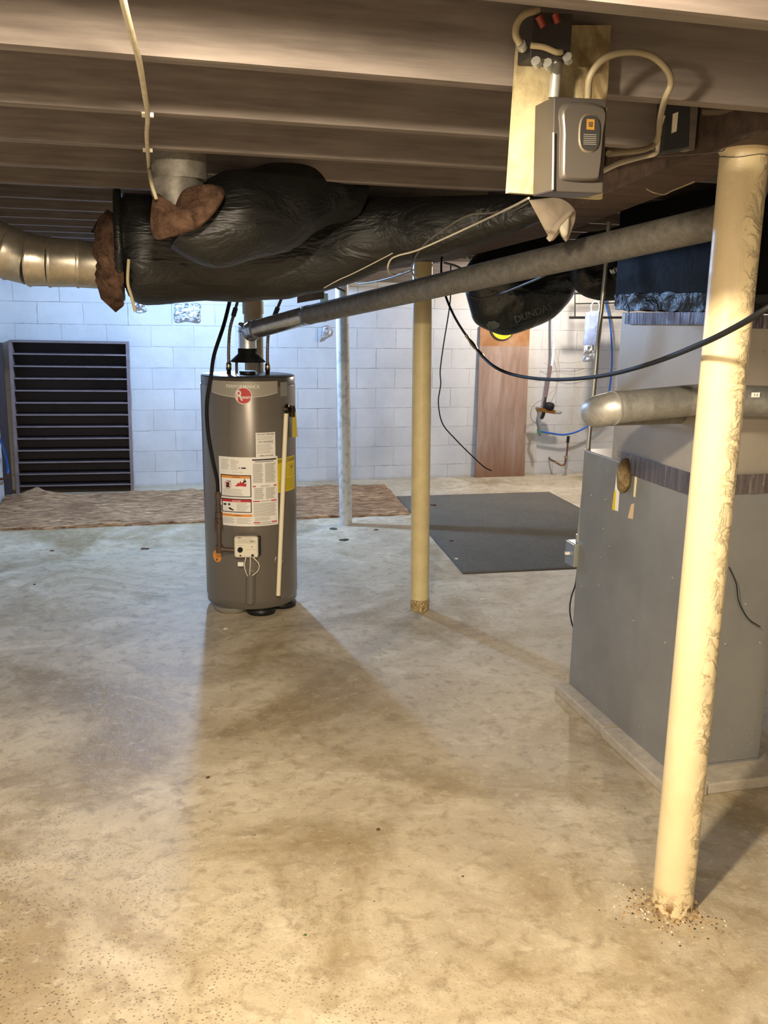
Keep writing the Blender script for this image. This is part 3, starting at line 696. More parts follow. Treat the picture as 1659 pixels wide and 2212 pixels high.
# plastic hanging left of the trunk duct
mb = puff([(1236, 560), (1250, 510), (1300, 498), (1360, 495), (1368, 600), (1352, 640), (1310, 650), (1262, 640), (1240, 615)], 3.95, .10, 8, .03, 12)
tag(mb.build('plastic_wrapped_duct', WRAP), 'crumpled black plastic wrapped duct end between the sagging bag and the trunk duct', 'duct')
mb = puff([(1316, 583), (1340, 572), (1366, 570), (1363, 578), (1340, 584), (1322, 592)], 3.75, .008, 4, .004, 30)
tag(mb.build('foil_scrap', FOIL), 'bright foil scrap tucked above the conduit under the vent pipe', 'foil')

# flue pipe with its elbow into the plenum
fl = thing('flue_pipe', 'horizontal galvanised flue pipe crossing in front of the plenum behind the foreground post', 'flue pipe', (1.5, 2.74, 1.45))
E0 = aY(1332, 880, 2.72); E1 = aY(1520, 862, 2.74); E2 = aY(1700, 868, 2.74); fr = .0520
E0 = Vector((E0.x, 2.72, E0.z))
MB().tube([E0, E1, E2], fr, 40).build('pipe', SHINY, fl)
e = Vector((E0.x, 2.72, E0.z)); dx = (E1-E0).normalized()
path = [e+dx*.02, e, e-dx*.022+Vector((0, .018, -.006)), e-dx*.030+Vector((0, .05, -.014)), e-dx*.022+Vector((0, .09, -.022)), e+dx*.00+Vector((0, .125, -.028)), e+dx*.04+Vector((0, .15, -.032))]
MB().tube(spline(path, 5), fr+.001, 36).build('elbow', SHINY, fl)
rg = e-dx*.012; MB().tube([rg-dx*.003, rg+dx*.003], fr+.004, 36).build('seam_band', SHINY, fl)
MB().tube([e+dx*.035+Vector((0, .148, -.031)), Vector((FX+.004, 3.03, e.z-.045))], fr, 32).build('return_leg', GALV, fl)
MB().tube([aY(1512, 863, 2.74)+dx*.0, aY(1520, 863, 2.74)], fr+.003, 36).build('seam_band', SHINY, fl)
t_ = aY(1632, 853, 2.74-fr-.001); mb = MB(); mb.mat(WHITE); mb.box((t_.x-.016, t_.y-.001, t_.z-.008), (t_.x+.016, t_.y, t_.z+.008)); mb.mat(INK)
mb.text('J J', lambda u, v: Vector((t_.x+u, t_.y-.0016, t_.z+v)), .014, .008, True); mb.build('paper_tag', None, fl)

# conduit and switch
cb = aY(1250, 1168, 3.80); ct = aY(1309, 572, 3.80)
cdn = thing('electrical_conduit', 'thin metal conduit running down the back corner of the furnace to a switch', 'conduit', tuple(cb))
c1 = aY(1290, 760, 3.80); 
MB().tube(spline([cb, aY(1271, 960, 3.80), c1, ct, ct+Vector((0, 0, .18))], 6), .0095, 16).build('tube', SILV, cdn)
MB().tube([cb-Vector((0, 0, .005)), cb+Vector((0, 0, .03))], .015, 8).build('connector', SILV, cdn)
sw = thing('switch_box', 'small grey switch box with a toggle on the back left corner of the furnace', 'switch', (cb.x, 3.80, cb.z-.12))
sx0, sx1, sz0, sz1 = cb.x-.040, cb.x+.028, cb.z-.115, cb.z-.004
MB().box((sx0, 3.755, sz0), (sx1, 3.845, sz1)).build('box', M('grey_box_enamel', '8e9089', .4, .3), sw, bevel=.004)
MB().box((sx0-.004, 3.758, sz0+.003), (sx0, 3.842, sz1-.003)).build('cover_plate', M('blue_grey_plate', '8b96a4', .35, .5), sw)
MB().box((sx0-.024, 3.794, (sz0+sz1)/2-.004), (sx0-.002, 3.806, (sz0+sz1)/2+.008)).build('toggle', IVORY, sw)
wire('control_wire', [(1312, 575, 3.76), (1306, 640, 3.76), (1293, 730, 3.76), (1290, 800, 3.76), (1275, 950, 3.75), (1272, 1040, 3.75), (1262, 1075, 3.75), (1257, 1130, 3.76), (1258, 1165, 3.77)], .0035, M('dark_wire_jacket', '3b3833', .5), 'dark wire snaking down alongside the metal conduit')
wire('loose_wire', [(1248, 1222, 3.80), (1243, 1262, 3.81), (1234, 1290, 3.82), (1231, 1320, 3.82), (1237, 1352, 3.82), (1248, 1372, 3.82)], .0035, BLACK, 'short dark wire looping out at the back edge of the furnace below the switch box')

# ------------------------------------------------------------------ electrical boxes at the joists
eb = thing('backing_board', 'stained tan plywood board hanging from the joists behind the grey disconnect box', 'board', (.79, 1.77, 2.0))
P = [aY(1092, 418, 1.78), aY(1292, 432, 1.78), aY(1310, 60, 1.78), aY(1116, 60, 1.78)]
MB().hexa([P[0]-Vector((0, .018, 0)), P[1]-Vector((0, .018, 0)), P[1], P[0], P[3]-Vector((0, .018, 0)), P[2]-Vector((0, .018, 0)), P[2], P[3]]).build('board', BOARD, eb)
db = thing('disconnect_box', 'grey steel electrical disconnect box with an oval black label, hung under the joists', 'electrical box', (.85, 1.70, 2.0))
A = aY(1190, 414, 1.68); B = aY(1303, 418, 1.68); Cc = aY(1312, 214, 1.68); Dd = aY(1196, 208, 1.68); d_ = Vector((0, .086, 0))
MB().hexa([A, B, B+d_, A+d_, Dd, Cc, Cc+d_, Dd+d_]).build('enclosure', BOXM, db, bevel=.003)
def on_box(u, v, w=0): 
    p = A.lerp(B, u); q = Dd.lerp(Cc, u); return p.lerp(q, v)-Vector((0, w, 0))
mb = MB(); ol = [(.14, .18), (.22, .12), (.80, .12), (.90, .20), (.94, .62), (.92, .92), (.16, .92), (.13, .6)]
ol = [tuple(p)[:2] for p in spline([Vector((a, b, 0)) for a, b in ol+[ol[0]]], 4)[:-1]]; n = len(ol)
cxm, cym = .54, .5
vs = [on_box(a, b, 0) for a, b in ol]+[on_box(cxm+(a-cxm)*.93, cym+(b-cym)*.95, .010) for a, b in ol]+[on_box(cxm+(a-cxm)*.85, cym+(b-cym)*.9, .012) for a, b in ol]
mb.add(vs, [(i+k*n, (i+1) % n+k*n, (i+1) % n+(k+1)*n, i+(k+1)*n) for k in range(2) for i in range(n)], True); mb.add(vs[-n:], [tuple(range(n))])
dr = mb.build('door_panel', M('bright_box_enamel', '4f4a45', .28, .45), db)
mb = MB(); n = 24; cu_, cv_, ru, rv = .63, .62, .185, .185
rim = M('label_rim_metal', '8f8571', .25, .8)
def sup(k, s): w = 2*PI*k/n; c_, s_ = math.cos(w), math.sin(w); return (cu_+ru*s*math.copysign(abs(c_)**.7, c_), cv_+rv*s*math.copysign(abs(s_)**.7, s_))
mb.mat(rim); vs = [on_box(*sup(k, 1.1), .012) for k in range(n)]+[on_box(*sup(k, 1.0), .015) for k in range(n)]
mb.add(vs, [(i, (i+1) % n, (i+1) % n+n, i+n) for i in range(n)], True); mb.mat(INK); mb.add([on_box(*sup(k, 1.0), .015) for k in range(n)], [tuple(range(n))])
gold = M('gold_print', '7a5820', .5); mb.mat(gold); mb.add([on_box(cu_-.075, .655, .0157), on_box(cu_+.075, .655, .0157), on_box(cu_+.075, .765, .0157), on_box(cu_-.075, .765, .0157)], [(0, 1, 2, 3)])
mb.mat(INK); mb.add([on_box(cu_-.035, .685, .0162), on_box(cu_+.035, .685, .0162), on_box(cu_+.035, .735, .0162), on_box(cu_-.035, .735, .0162)], [(0, 1, 2, 3)])
mb.mat(gold); mb.text('D', lambda u, v: on_box(cu_+u, .71+v, .0166), .04, .034, True)
mb.mat(GREYW)
for i in range(6): mb.add([on_box(cu_-.12, .50+i*.02, .0157), on_box(cu_+.12, .50+i*.02, .0157), on_box(cu_+.12, .508+i*.02, .0157), on_box(cu_-.12, .508+i*.02, .0157)], [(0, 1, 2, 3)])
mb.build('maker_label', None, dr)
MB().tube([on_box(.02, .02, .004), on_box(.0, .62, .004)], .0022, 8).build('hinge_edge', SHINY, db)
# junction box with cables near the top
jb = thing('junction_box', 'open dark junction box with cables, high on the backing board', 'electrical box', tuple(aY(1185, 130, 1.72)))
A_, B_, C_, D_ = aY(1145, 125, 1.70), aY(1232, 128, 1.70), aY(1238, 30, 1.70), aY(1150, 25, 1.70); d_ = Vector((0, .061, 0))
MB().hexa([A_, B_, B_+d_, A_+d_, D_, C_, C_+d_, D_+d_]).build('box', M('dark_box', '3a3634', .5, .3), jb, bevel=.002)
for x0_, y0_, x1_, y1_ in ((1163, 35, 1174, 58), (1198, 30, 1205, 50)):
    MB().tube([aY(x0_, y0_, 1.692), aY(x1_, y1_, 1.692)], .007, 8).build('wire_nut', M('red_wire_nut', '7c2a1c', .5), jb)
for px_, py_ in ((1125, 95), (1225, 122), (1157, 131), (1182, 135)):
    MB().tube([aY(px_, py_, 1.69), aY(px_+4, py_+9, 1.70)], .009, 8).build('clamp', SILV, jb)
wire('feeder_cable', [(1162, 22, 1.70), (1135, 30, 1.69), (1118, 50, 1.69), (1114, 75, 1.69), (1124, 97, 1.69)], .0065, TANW, 'tan cable curling into the left side of the junction box', 'cable')
wire('feeder_cable', [(1146, 98, 1.69), (1175, 102, 1.685), (1200, 112, 1.685), (1212, 113, 1.69)], .0055, TANW, 'short tan cable crossing the face of the junction box', 'cable')
wire('nipple_conduit', [(1203, 130, 1.73), (1200, 170, 1.73), (1196, 212, 1.73)], .011, SILV, 'short vertical metal nipple between the junction box and the disconnect box', 'conduit')
wire('looping_cable', [(1270, 212, 1.72), (1275, 165, 1.70), (1305, 127, 1.69), (1355, 112, 1.69), (1405, 120, 1.70), (1440, 150, 1.71), (1449, 180, 1.73), (1436, 215, 1.76), (1426, 255, 1.9), (1420, 300, 2.02), (1395, 322, 2.0), (1315, 332, 1.78)], .0065, M('aged_cable_jacket', '8d8268', .5), 'brownish cable arching from the disconnect box over to the small metal box', 'cable', 10)
wire('white_cable', [(1300, 370, 1.74), (1340, 352, 1.85), (1385, 340, 2.15), (1415, 332, 2.16), (1421, 315, 2.16), (1424, 280, 2.16), (1433, 250, 2.16)], .0055, WHITEW, 'short white cable from the disconnect box up to the small metal box', 'cable')
wire('white_cable', [(1460, 208, 2.10), (1480, 190, 2.07), (1520, 168, 2.02), (1580, 145, 1.96), (1640, 118, 1.9), (1700, 92, 1.86)], .0052, WHITEW, 'white cable slanting up right from the small metal box', 'cable')
wire('brown_cable', [(1375, 45, 1.95), (1420, 65, 1.98), (1480, 88, 2.0), (1520, 105, 2.02), (1548, 130, 2.05)], .006, GREYW, 'dark cable drooping below the nearest joist at the top right', 'cable')
wire('grey_cable', [(1305, 86, 2.08), (1360, 100, 2.09), (1420, 115, 2.1), (1480, 135, 2.12), (1520, 155, 2.13)], .004, GREYW, 'thin grey cable passing behind the arching brown cable', 'cable')
wire('brown_cable', [(1520, 240, 2.16), (1560, 238, 2.12), (1600, 222, 2.06), (1640, 198, 2.0), (1700, 165, 1.95)], .010, M('brown_cable_jacket', '4a3c2c', .6), 'thick brown cable curving up right above the top of the foreground post', 'cable')
wire('thin_wire', [(1396, 408, 2.4), (1412, 416, 2.4), (1435, 420, 2.35), (1452, 412, 2.3), (1500, 392, 2.2)], .0016, TANW, 'fine wire sagging under the girder left of the foreground post')
wire('baling_wire', [(1420, 338, 2.13), (1500, 333, 2.12), (1556, 327, 2.12), (1566, 322, 2.125)], .0014, GREYW, 'fine wire leading toward the top of the foreground post')
tc = ne-Vector((0, 0, .045)); ring = [tc+Vector((.0625*math.cos(a/20*2*PI), .0625*math.sin(a/20*2*PI), .004*math.sin(a*.9))) for a in range(21)]
tag(MB().tube(ring, .0012, 6).build('wire_ring', GREYW), 'thin wire wrapped round the top of the foreground post', 'wire')
wire('brown_scrap', [(1632, 282, 2.14), (1648, 268, 2.12), (1668, 255, 2.1), (1690, 250, 2.1)], .022, M('brown_bark', '6a4426', .8, 0, '85582f', 20, 40, .5, .005), 'rough brown shim wedged beside the top of the foreground post', 'wood shim')
sb = thing('small_metal_box', 'small dark metal box with a light slot, on the girder left of the foreground post', 'electrical box', tuple(aY(1465, 325, 2.22)))
A_, B_, C_, D_ = aY(1432, 328, 2.17), aY(1489, 318, 2.17), aY(1493, 200, 2.17), aY(1440, 212, 2.17); d_ = Vector((.015, .07, 0))
MB().hexa([A_, B_, B_+d_, A_+d_, D_, C_, C_+d_, D_+d_]).build('box', M('dark_grey_box', '3e4043', .45, .4), sb, bevel=.002)
n_ = Vector((0, -.003, 0)); Q = [aY(1450, 288, 2.17), aY(1460, 284, 2.17), aY(1464, 242, 2.17), aY(1453, 246, 2.17)]
MB().hexa([Q[0]+n_, Q[1]+n_, Q[1], Q[0], Q[3]+n_, Q[2]+n_, Q[2], Q[3]]).build('slot_label', IVORY, sb)

# ------------------------------------------------------------------ wrapped ducts under the joists, left
duct = thing('flexible_duct', 'big black plastic wrapped duct hanging in front of the water heater top', 'duct', (.5, 3.9, 1.8))
low = [(262, 622), (300, 655), (345, 657), (450, 652), (560, 648), (640, 641), (740, 614), (850, 584), (940, 560), (1040, 530), (1135, 497), (1185, 476)]
top_ = [(268, 475), (300, 470), (345, 468), (450, 462), (560, 455), (640, 445), (740, 430), (850, 410), (940, 400), (1040, 392), (1135, 385), (1185, 380)]
Yd = [3.78, 3.78, 3.78, 3.76, 3.74, 3.70, 3.62, 3.52, 3.42, 3.32, 3.22, 3.17]
n = 28; vs = []; rows = []
LW = spline([aY(x, y, d) for (x, y), d in zip(low, Yd)], 5)
for i, p in enumerate(LW):
    zt_ = 2.195; zl = p.z; hh = max((zt_-zl), .05); zc = (zt_+zl)/2; wy = max(.16, hh*.42)
    if i == 0: hh *= .72
    if i == 1: hh *= .9
    for j in range(n):
        a = 2*PI*j/n; c_, s_ = math.cos(a), math.sin(a)
        y_ = p.y+.15+wy*math.copysign(abs(c_)**.8, c_); z_ = zc+hh/2*math.copysign(abs(s_)**.8, s_)
        q = Vector((p.x, y_, z_)); w = noise.noise(q*4)*.018+noise.noise(q*11)*.008
        vs.append(q+Vector((0, c_*w, (s_*w if s_ < 0 else 0))))
m_ = len(LW)
mb = MB().add(vs, [(i*n+j, (i+1)*n+j, (i+1)*n+(j+1) % n, i*n+(j+1) % n) for i in range(m_-1) for j in range(n)], True)
mb.add(vs[:n], [tuple(range(n))]); mb.add(vs[-n:], [tuple(reversed(range(n)))])
mb.build('plastic_sleeve', WRAP, duct)
MB().tube(spline([aY(278, 560, 3.66), aY(276, 610, 3.66), aY(284, 640, 3.68), aY(292, 672, 3.70)], 5), .006, 8).build('tie_strap', M('cream_tie', 'b7aa88', .6), duct)
ring = []
for j in range(29):
    a = 2*PI*j/28; ring.append(Vector((aY(258, 560, 3.8).x, 3.93+.20*math.cos(a), 2.0+.205*math.sin(a))))
MB().tube(ring, .016, 10).build('sleeve_rim', WRAP, duct)
# brown insulation showing at its end
mb = MB(); IL = [(207, 3.86, .10), (222, 3.84, .155), (245, 3.84, .18), (262, 3.86, .175)]; vs = []
for i, (px_, yy, rr) in enumerate(IL):
    c_ = aY(px_, 575-4*i, 3.9)
    for j in range(40):
        a = 2*PI*j/40; q = Vector((c_.x, 3.92+rr*math.cos(a), 1.94+rr*1.02*math.sin(a)+(.0)))
        w = 1+noise.noise(Vector((j*.45, i*.9, 1.0)))*.22; q = Vector((q.x+noise.noise(Vector((j*.6, 3, i)))*.03, 3.92+rr*w*math.cos(a), 1.945+rr*w*math.sin(a))); vs.append(q)
mb.add(vs, [(i*40+j, (i+1)*40+j, (i+1)*40+(j+1) % 40, i*40+(j+1) % 40) for i in range(3) for j in range(40)], True)
mb.build('insulation_cuff', BROWNINS, duct)
# hard metal duct feeding it from the left
hd = thing('metal_duct', 'shiny round metal duct with jointed elbow pieces at the left, under the joists', 'duct', tuple(aY(100, 600, 3.9)))
pts = [(-190, 400, 4.0), (-150, 455, 4.0), (-60, 505, 3.97), (22, 548, 3.95), (66, 562, 3.93), (108, 566, 3.92), (170, 570, 3.92), (232, 575, 3.92)]
PP = [aY(*p) for p in pts]; rad = [.095, .095, .095, .100, .098, .094, .090, .090]
GOLDM = steel_mat('warm_bright_duct_steel', 'bdb6a8', .22, 'a8a194', .85)
for i in range(len(PP)-1):
    a, b = PP[i], PP[i+1]; d = (b-a).normalized()
    MB().tube([a-d*.008, a, a+d*.006, b], [rad[i]+.001, rad[i]+.004, rad[i], rad[i+1]-.002], 36).build('duct_segment', GOLDM, hd)
mb = puff([(60, 548), (80, 556), (100, 565), (104, 580), (96, 590), (60, 585)], 4.4, .05, 5, .01)
# boot and elbow duct dropping from the floor register
bt = thing('register_boot', 'round metal register boot dropping from the joists into a brown insulated sleeve', 'duct boot', (.16, 3.2, 2.1))
c0 = aY(387, 366, 3.08); c1 = aY(390, 440, 3.06)
MB().lathe([(.050, 0), (.062, .03), (.070, .06), (.077, .085), (.077, .11)], c1+Vector((-.012, 0, -.045)), (c0-c1).normalized(), 36).build('tapered_collar', GALV, bt)
MB().tube([c0-Vector((0, 0, .03)), c0+Vector((0, 0, .15))], .083, 36).build('collar', GALV, bt)
el = thing('flexible_duct', 'black wrapped duct elbow bulging down from the register boot', 'duct', tuple(aY(520, 560, 3.3)))
pth = [(388, 440, 3.2), (402, 472, 3.22), (450, 484, 3.22), (520, 470, 3.24), (590, 452, 3.30), (660, 425, 3.42), (740, 395, 3.56)]
rr = [.085, .115, .135, .142, .142, .13, .12]
W2 = way(pth, 6); nW = len(W2); RR = []
for i in range(nW):
    f = i/(nW-1)*(len(rr)-1); a = min(int(f), len(rr)-2); RR.append(rr[a]+(rr[a+1]-rr[a])*(f-a))
mb = MB().tube(W2[6:], RR[6:], 36); mb.v = [v+Vector((noise.noise(v*7), noise.noise(v*7+Vector((3, 1, 2))), noise.noise(v*7+Vector((7, 2, 9)))))*.018 for v in mb.v]
mb.build('plastic_sleeve', WRAP, el)
mb = puff([(332, 416), (344, 420), (352, 442), (362, 464), (374, 456), (384, 430), (400, 408), (440, 398), (478, 404), (484, 426), (462, 462), (430, 492), (400, 503), (370, 512), (336, 516), (325, 485), (327, 448)], 3.0, .035, 6, .03, 14)
mb.build('insulation_cuff', BROWNINS, el)
cz = [aZ(x, y, 2.188) for x, y in ((255, -70), (266, 0), (285, 75), (300, 130), (312, 200), (319, 250), (317, 290), (319, 325), (322, 362))]
cz += [aY(327, 395, 2.95), aY(338, 430, 2.93)]
tag(MB().tube(spline(cz, 6), .0055, 8).build('ceiling_cable', M('yellowed_cord', 'c9bfa2', .6, 0, 'b3a88a', 30)), 'pale cord stapled across the joists at the left, ending at the register boot', 'cord')
for x, y, d in ((319, 250, 2.82), (319, 326, 3.01)):
    p = aZ(x, y, 2.19); tag(MB().box((p.x-.013, p.y-.008, p.z-.003), (p.x+.013, p.y+.006, p.z+.006)).build('cable_staple', IVORY), 'small staple pinning the pale cord to a joist, %s' % ('upper of the two' if y < 300 else 'lower of the two'), 'staple', 'staples on the pale cord')

# pale facing paper hanging under the backing board
mb = puff([(1142, 432), (1205, 428), (1238, 448), (1243, 470), (1232, 505), (1222, 522), (1212, 498), (1194, 520), (1183, 508), (1160, 465)], 2.95, .018, 5, .01, 14)
hp = thing('hanging_insulation_paper', 'pale folded insulation paper hanging under the backing board above the vent pipe', 'insulation paper', tuple(aY(1190, 520, 2.95)))
mb.build('fold', CLOTH, hp)
puff([(1205, 488), (1228, 462), (1226, 505), (1216, 512)], 2.92, .012, 4, .004, 14).build('fold', IVORY, hp)
puff([(1180, 515), (1200, 480), (1230, 455), (1236, 460), (1205, 492), (1190, 521)], 2.915, .010, 4, .003, 14).build('fold', CLOTH, hp)

# ------------------------------------------------------------------ cables in the middle
hz = thing('black_air_hose', 'long black hose with a brass coupling sagging across the picture to the upper right', 'hose', tuple(aY(1150, 815, 3.6)))
pts = [(958, 520, 4.7), (953, 575, 4.65), (958, 625, 4.6), (985, 690, 4.5), (1030, 755, 4.4), (1068, 792, 4.2), (1120, 812, 4.0), (1200, 820, 3.6), (1300, 812, 3.1), (1400, 787, 2.6), (1510, 745, 2.1), (1590, 706, 1.95), (1659, 665, 1.85), (1760, 600, 1.8)]
W3 = way(pts, 8); MB().tube(W3[:30], .006, 10).build('thin_hose', BLACK, hz); MB().tube(W3[34:], .0075, 12).build('thick_hose', BLACK, hz)
cpl = W3[28:36]; 
MB().tube(cpl, [.009, .007, .011, .011, .007, .010, .011, .008], 12).build('brass_coupling', CHROME, hz)
wire('thin_black_cable', [(974, 572, 4.8), (973, 600, 4.8), (972, 655, 4.8), (958, 745, 4.8), (951, 800, 4.8), (952, 830, 4.8), (947, 870, 4.8), (956, 915, 4.8), (985, 950, 4.8), (1020, 985, 4.8), (1045, 1008, 4.8), (1062, 1017, 4.8)], .0035, BLACK, 'thin black cable dangling from the girder down beside the leaning board', 'cable')
wire('white_cable', [(1142, 428, 2.3), (1105, 447, 2.6), (1040, 478, 3.0), (960, 515, 3.18), (900, 541, 3.28), (860, 552, 3.34), (843, 562, 3.38), (838, 582, 3.42), (850, 593, 3.6), (880, 585, 4.3), (893, 582, 4.8)], .0033, WHITEW, 'white cable sloping from the backing board along the black duct, hooked at its left end', 'cable', 8)
wire('grey_cable', [(1140, 438, 2.4), (1105, 455, 2.7), (1060, 460, 2.9), (1010, 466, 3.02), (960, 495, 3.14), (920, 525, 3.24), (897, 556, 3.4), (890, 585, 4.0), (900, 603, 4.6), (915, 610, 4.8)], .0036, GREYW, 'grey-brown cable drooping just below the white cable and ending at the middle post', 'cable')
wire('thin_white_wire', [(848, 547, 3.32), (800, 572, 3.40), (760, 592, 3.47), (735, 603, 3.52), (718, 612, 3.56), (700, 622, 3.62)], .002, WHITEW, 'thin pale wire running along the lower edge of the black duct near the slim post')
wire('grey_cable', [(893, 583, 4.9), (850, 598, 5.2), (810, 608, 5.6), (775, 612, 5.9), (768, 600, 5.95), (765, 585, 5.95)], .005, M('dark_wire_jacket', '3b3833', .5), 'dark cable stapled along the girder between the middle post and the slim post', 'cable')
wire('grey_cable', [(1224, 520, 3.3), (1210, 560, 3.3), (1180, 592, 3.4), (1130, 615, 3.8), (1085, 633, 4.1), (1040, 645, 4.2), (1015, 640, 4.25)], .005, M('dark_wire_jacket', '3b3833', .5), 'dark cable looping round the vent pipe in front of the sagging black bag', 'cable')
wire('copper_pipe', [(960, 568, 5.6), (985, 575, 5.4), (1006, 586, 5.2)], .008, M('tarnished_copper', '9a8468', .5, .3), 'short tarnished copper stub beside the top of the middle post', 'pipe')
wire('copper_pipe', [(703, 610, 6.9), (725, 620, 6.8), (745, 630, 6.7)], .008, M('brassy_pipe', '9a8248', .4, .6), 'short brassy pipe stub crossing the top of the slim post', 'pipe')
wire('copper_pipe', [(1240, 622, 5.5), (1265, 634, 5.5), (1285, 642, 5.5)], .010, MATS['tarnished_copper'], 'short tarnished copper stub above the blue bag', 'pipe')
wire('hanger_strap', [(1000, 545, 5.2), (1015, 562, 5.2)], .006, SILV, 'small metal hanger strap above the vent pipe near the middle post', 'hanger')

# ------------------------------------------------------------------ sagging black bag with printing
BY = 4.55
bag = thing('sagging_bag', 'sagging black plastic duct sleeve with grey printing, hanging below the vent pipe', 'plastic sleeve', tuple(aY(1110, 728, BY)))
mbb = puff([(1008, 635), (1018, 672), (1030, 700), (1060, 716), (1085, 724), (1108, 722), (1150, 708), (1185, 692), (1215, 665), (1240, 628), (1243, 580), (1225, 520), (1170, 500), (1100, 505), (1050, 530), (1008, 580)], BY, .15, 10, .012, 8)
bvh = BVHTree.FromPolygons([tuple(v) for v in mbb.v], mbb.f)
mbb.build('sleeve', M('smooth_black_plastic', '0d1212', .3, 0, '151b1a', 3, 6, .6, .03, spec=.5), bag)
def on_bag(px, py, off=.003):
    p = aY(px, py, 4.0); d = ray(px, py).normalized(); h = bvh.ray_cast(EYE, d, 20)
    return (h[0]-d*off) if h[0] is not None else aY(px, py, BY-.1)
mb = MB(); prn = M('faded_grey_print', '4c5150', .6); mb.mat(prn)
ca, sa = math.cos(-.36), math.sin(-.36)
mb.text('DUNDAS', lambda u, v: on_bag(1152+u*ca+v*sa*-1*0-v*0.3, 676+u*sa-v*1), 84, 14, False)
mb.text('JAFINE INC', lambda u, v: on_bag(1150+u*.95, 693-u*.30-v), 52, 4)
mb.text('VINYL DUCT', lambda u, v: on_bag(1146+u*.96, 702-u*.26-v), 30, 3)
b3 = MB(); b3.mat(prn); b3.add([on_bag(x, y, .002) for x, y in ((1102, 704), (1120, 700), (1123, 713), (1106, 717))], [(0, 1, 2, 3)]); b3.mat(INK); b3.text('3', lambda u, v: on_bag(1113+u, 708-v, .004), 6, 9, True); b3.build('number_patch', None, bag)

mb.build('lettering', None, bag); mb = MB(); mb.mat(prn)
pc = [on_bag(1065, 702, .003)]+[on_bag(1065+14*math.cos(a/14*2*PI)*(1+.12*math.sin(a*3)), 702+9*math.sin(a/14*2*PI)*(1+.12*math.sin(a*3)), .003) for a in range(14)]
mb.add(pc, [(0, 1+(i+1) % 14, 1+i) for i in range(14)]); mb.build('printed_emblem', None, bag)
MB().tube(way([(1200, 600, 4.42), (1225, 592, 4.40), (1240, 600, 4.42), (1250, 615, 4.5)], 5), .012, 8).build('gathered_end', BLACK, bag)

# ------------------------------------------------------------------ back wall things
lb = thing('leaning_board', 'tall reddish-brown weathered board leaning upright against the back wall', 'board', (3.76, 9.26, 0))
x0, x1 = 3.478, 4.045
MB().hexa([(x0, 9.245, 0), (x1, 9.245, 0), (x1, 9.275, 0), (x0, 9.275, 0), (x0-.003, 9.275, 1.60), (x1-.012, 9.275, 1.60), (x1-.012, 9.305, 1.60), (x0-.003, 9.305, 1.60)]).build('board', PLANK, lb)
o = lb.children[0]; 
c_ = aY(1086, 706, 9.26); mb = MB(); mb.mat(INK); mb.lathe([(.14, 0), (.14, .004)], c_, (0, -1, 0), 40); mb.mat(YEL); mb.lathe([(.128, .004), (.128, .006)], c_, (0, -1, 0), 40)
mb.build('round_yellow_sticker', None, lb)
sh = thing('slatted_shelf_unit', 'dark wooden unit with many thin shelves standing against the back wall at the left', 'shelf', (-.61, 9.15, 0))
BL, BR = Vector((-1.145, 9.10, 0)), Vector((-.078, 9.04, 0)); TZ = 1.42; dpt = Vector((0, .19, 0)); tt = .02
TL, TR = BL+Vector((.02, 0, TZ)), BR+Vector((.008, 0, TZ-.006))
ex = (BR-BL).normalized()
def slab(p, q, r_, s_, name, m): return MB().hexa([p, q, q+dpt, p+dpt, s_, r_, r_+dpt, s_+dpt]).build(name, m, sh)
slab(BL, BL+ex*.03, TL+ex*.03, TL, 'side_board', SHELFE); slab(BR-ex*.03, BR, TR, TR-ex*.03, 'side_board', SHELFE)
slab(TL-Vector((0, 0, .015)), TR-Vector((0, 0, .015)), TR, TL, 'top_board', SHELFE)
b_ = Vector((0, .183, 0)); MB().hexa([BL+b_, BR+b_, BR+b_*1.05, BL+b_*1.05, TL+b_, TR+b_, TR+b_*1.05, TL+b_*1.05]).build('back_board', SHELFM, sh)
for i in range(12):
    f = (i+.63)/12.75; p = BL.lerp(TL, f)+ex*.03; q = BR.lerp(TR, f)-ex*.03; u_ = Vector((0, 0, .013))
    mb = MB(); mb.mat(SHELFM); mb.hexa([p, q, q+dpt*.95, p+dpt*.95, p+u_, q+u_, q+dpt*.95+u_, p+dpt*.95+u_])
    e_ = Vector((0, -.002, 0)); mb.mat(SHELFE); mb.hexa([p+e_, q+e_, q, p, p+e_+u_, q+e_+u_, q+u_, p+u_]); mb.build('shelf', None, sh)
tag(MB().hexa([(WL+.005, 9.04, 0), (WL+.06, 9.10, 0), (WL+.06, 9.13, 0), (WL+.005, 9.07, 0), (WL+.005, 9.04, 1.40), (WL+.06, 9.10, 1.40), (WL+.06, 9.13, 1.40), (WL+.005, 9.07, 1.40)]).build('dark_strip', SHELFM), 'narrow dark strip standing upright in the corner left of the shelf unit', 'board')  # thin dark upright slab filling the corner beside the shelf unit
# blue tube and elbow on the left wall
bl = thing('water_tube', 'blue plastic tube with a copper elbow on the left wall', 'tube', tuple(aX(18, 1030, -1.2)))
MB().tube(spline([aX(-25, 900, -1.19), aX(0, 950, -1.19), aX(12, 985, -1.19), aX(17, 1012, -1.19), aX(17, 1024, -1.19)], 6), .009, 10).build('tube', BLUE, bl)
MB().tube(spline([aX(17, 1022, -1.19), aX(17, 1031, -1.19), aX(9, 1034, -1.195), aX(-10, 1036, -1.2)], 5), .012, 10).build('copper_elbow', COPPER, bl)
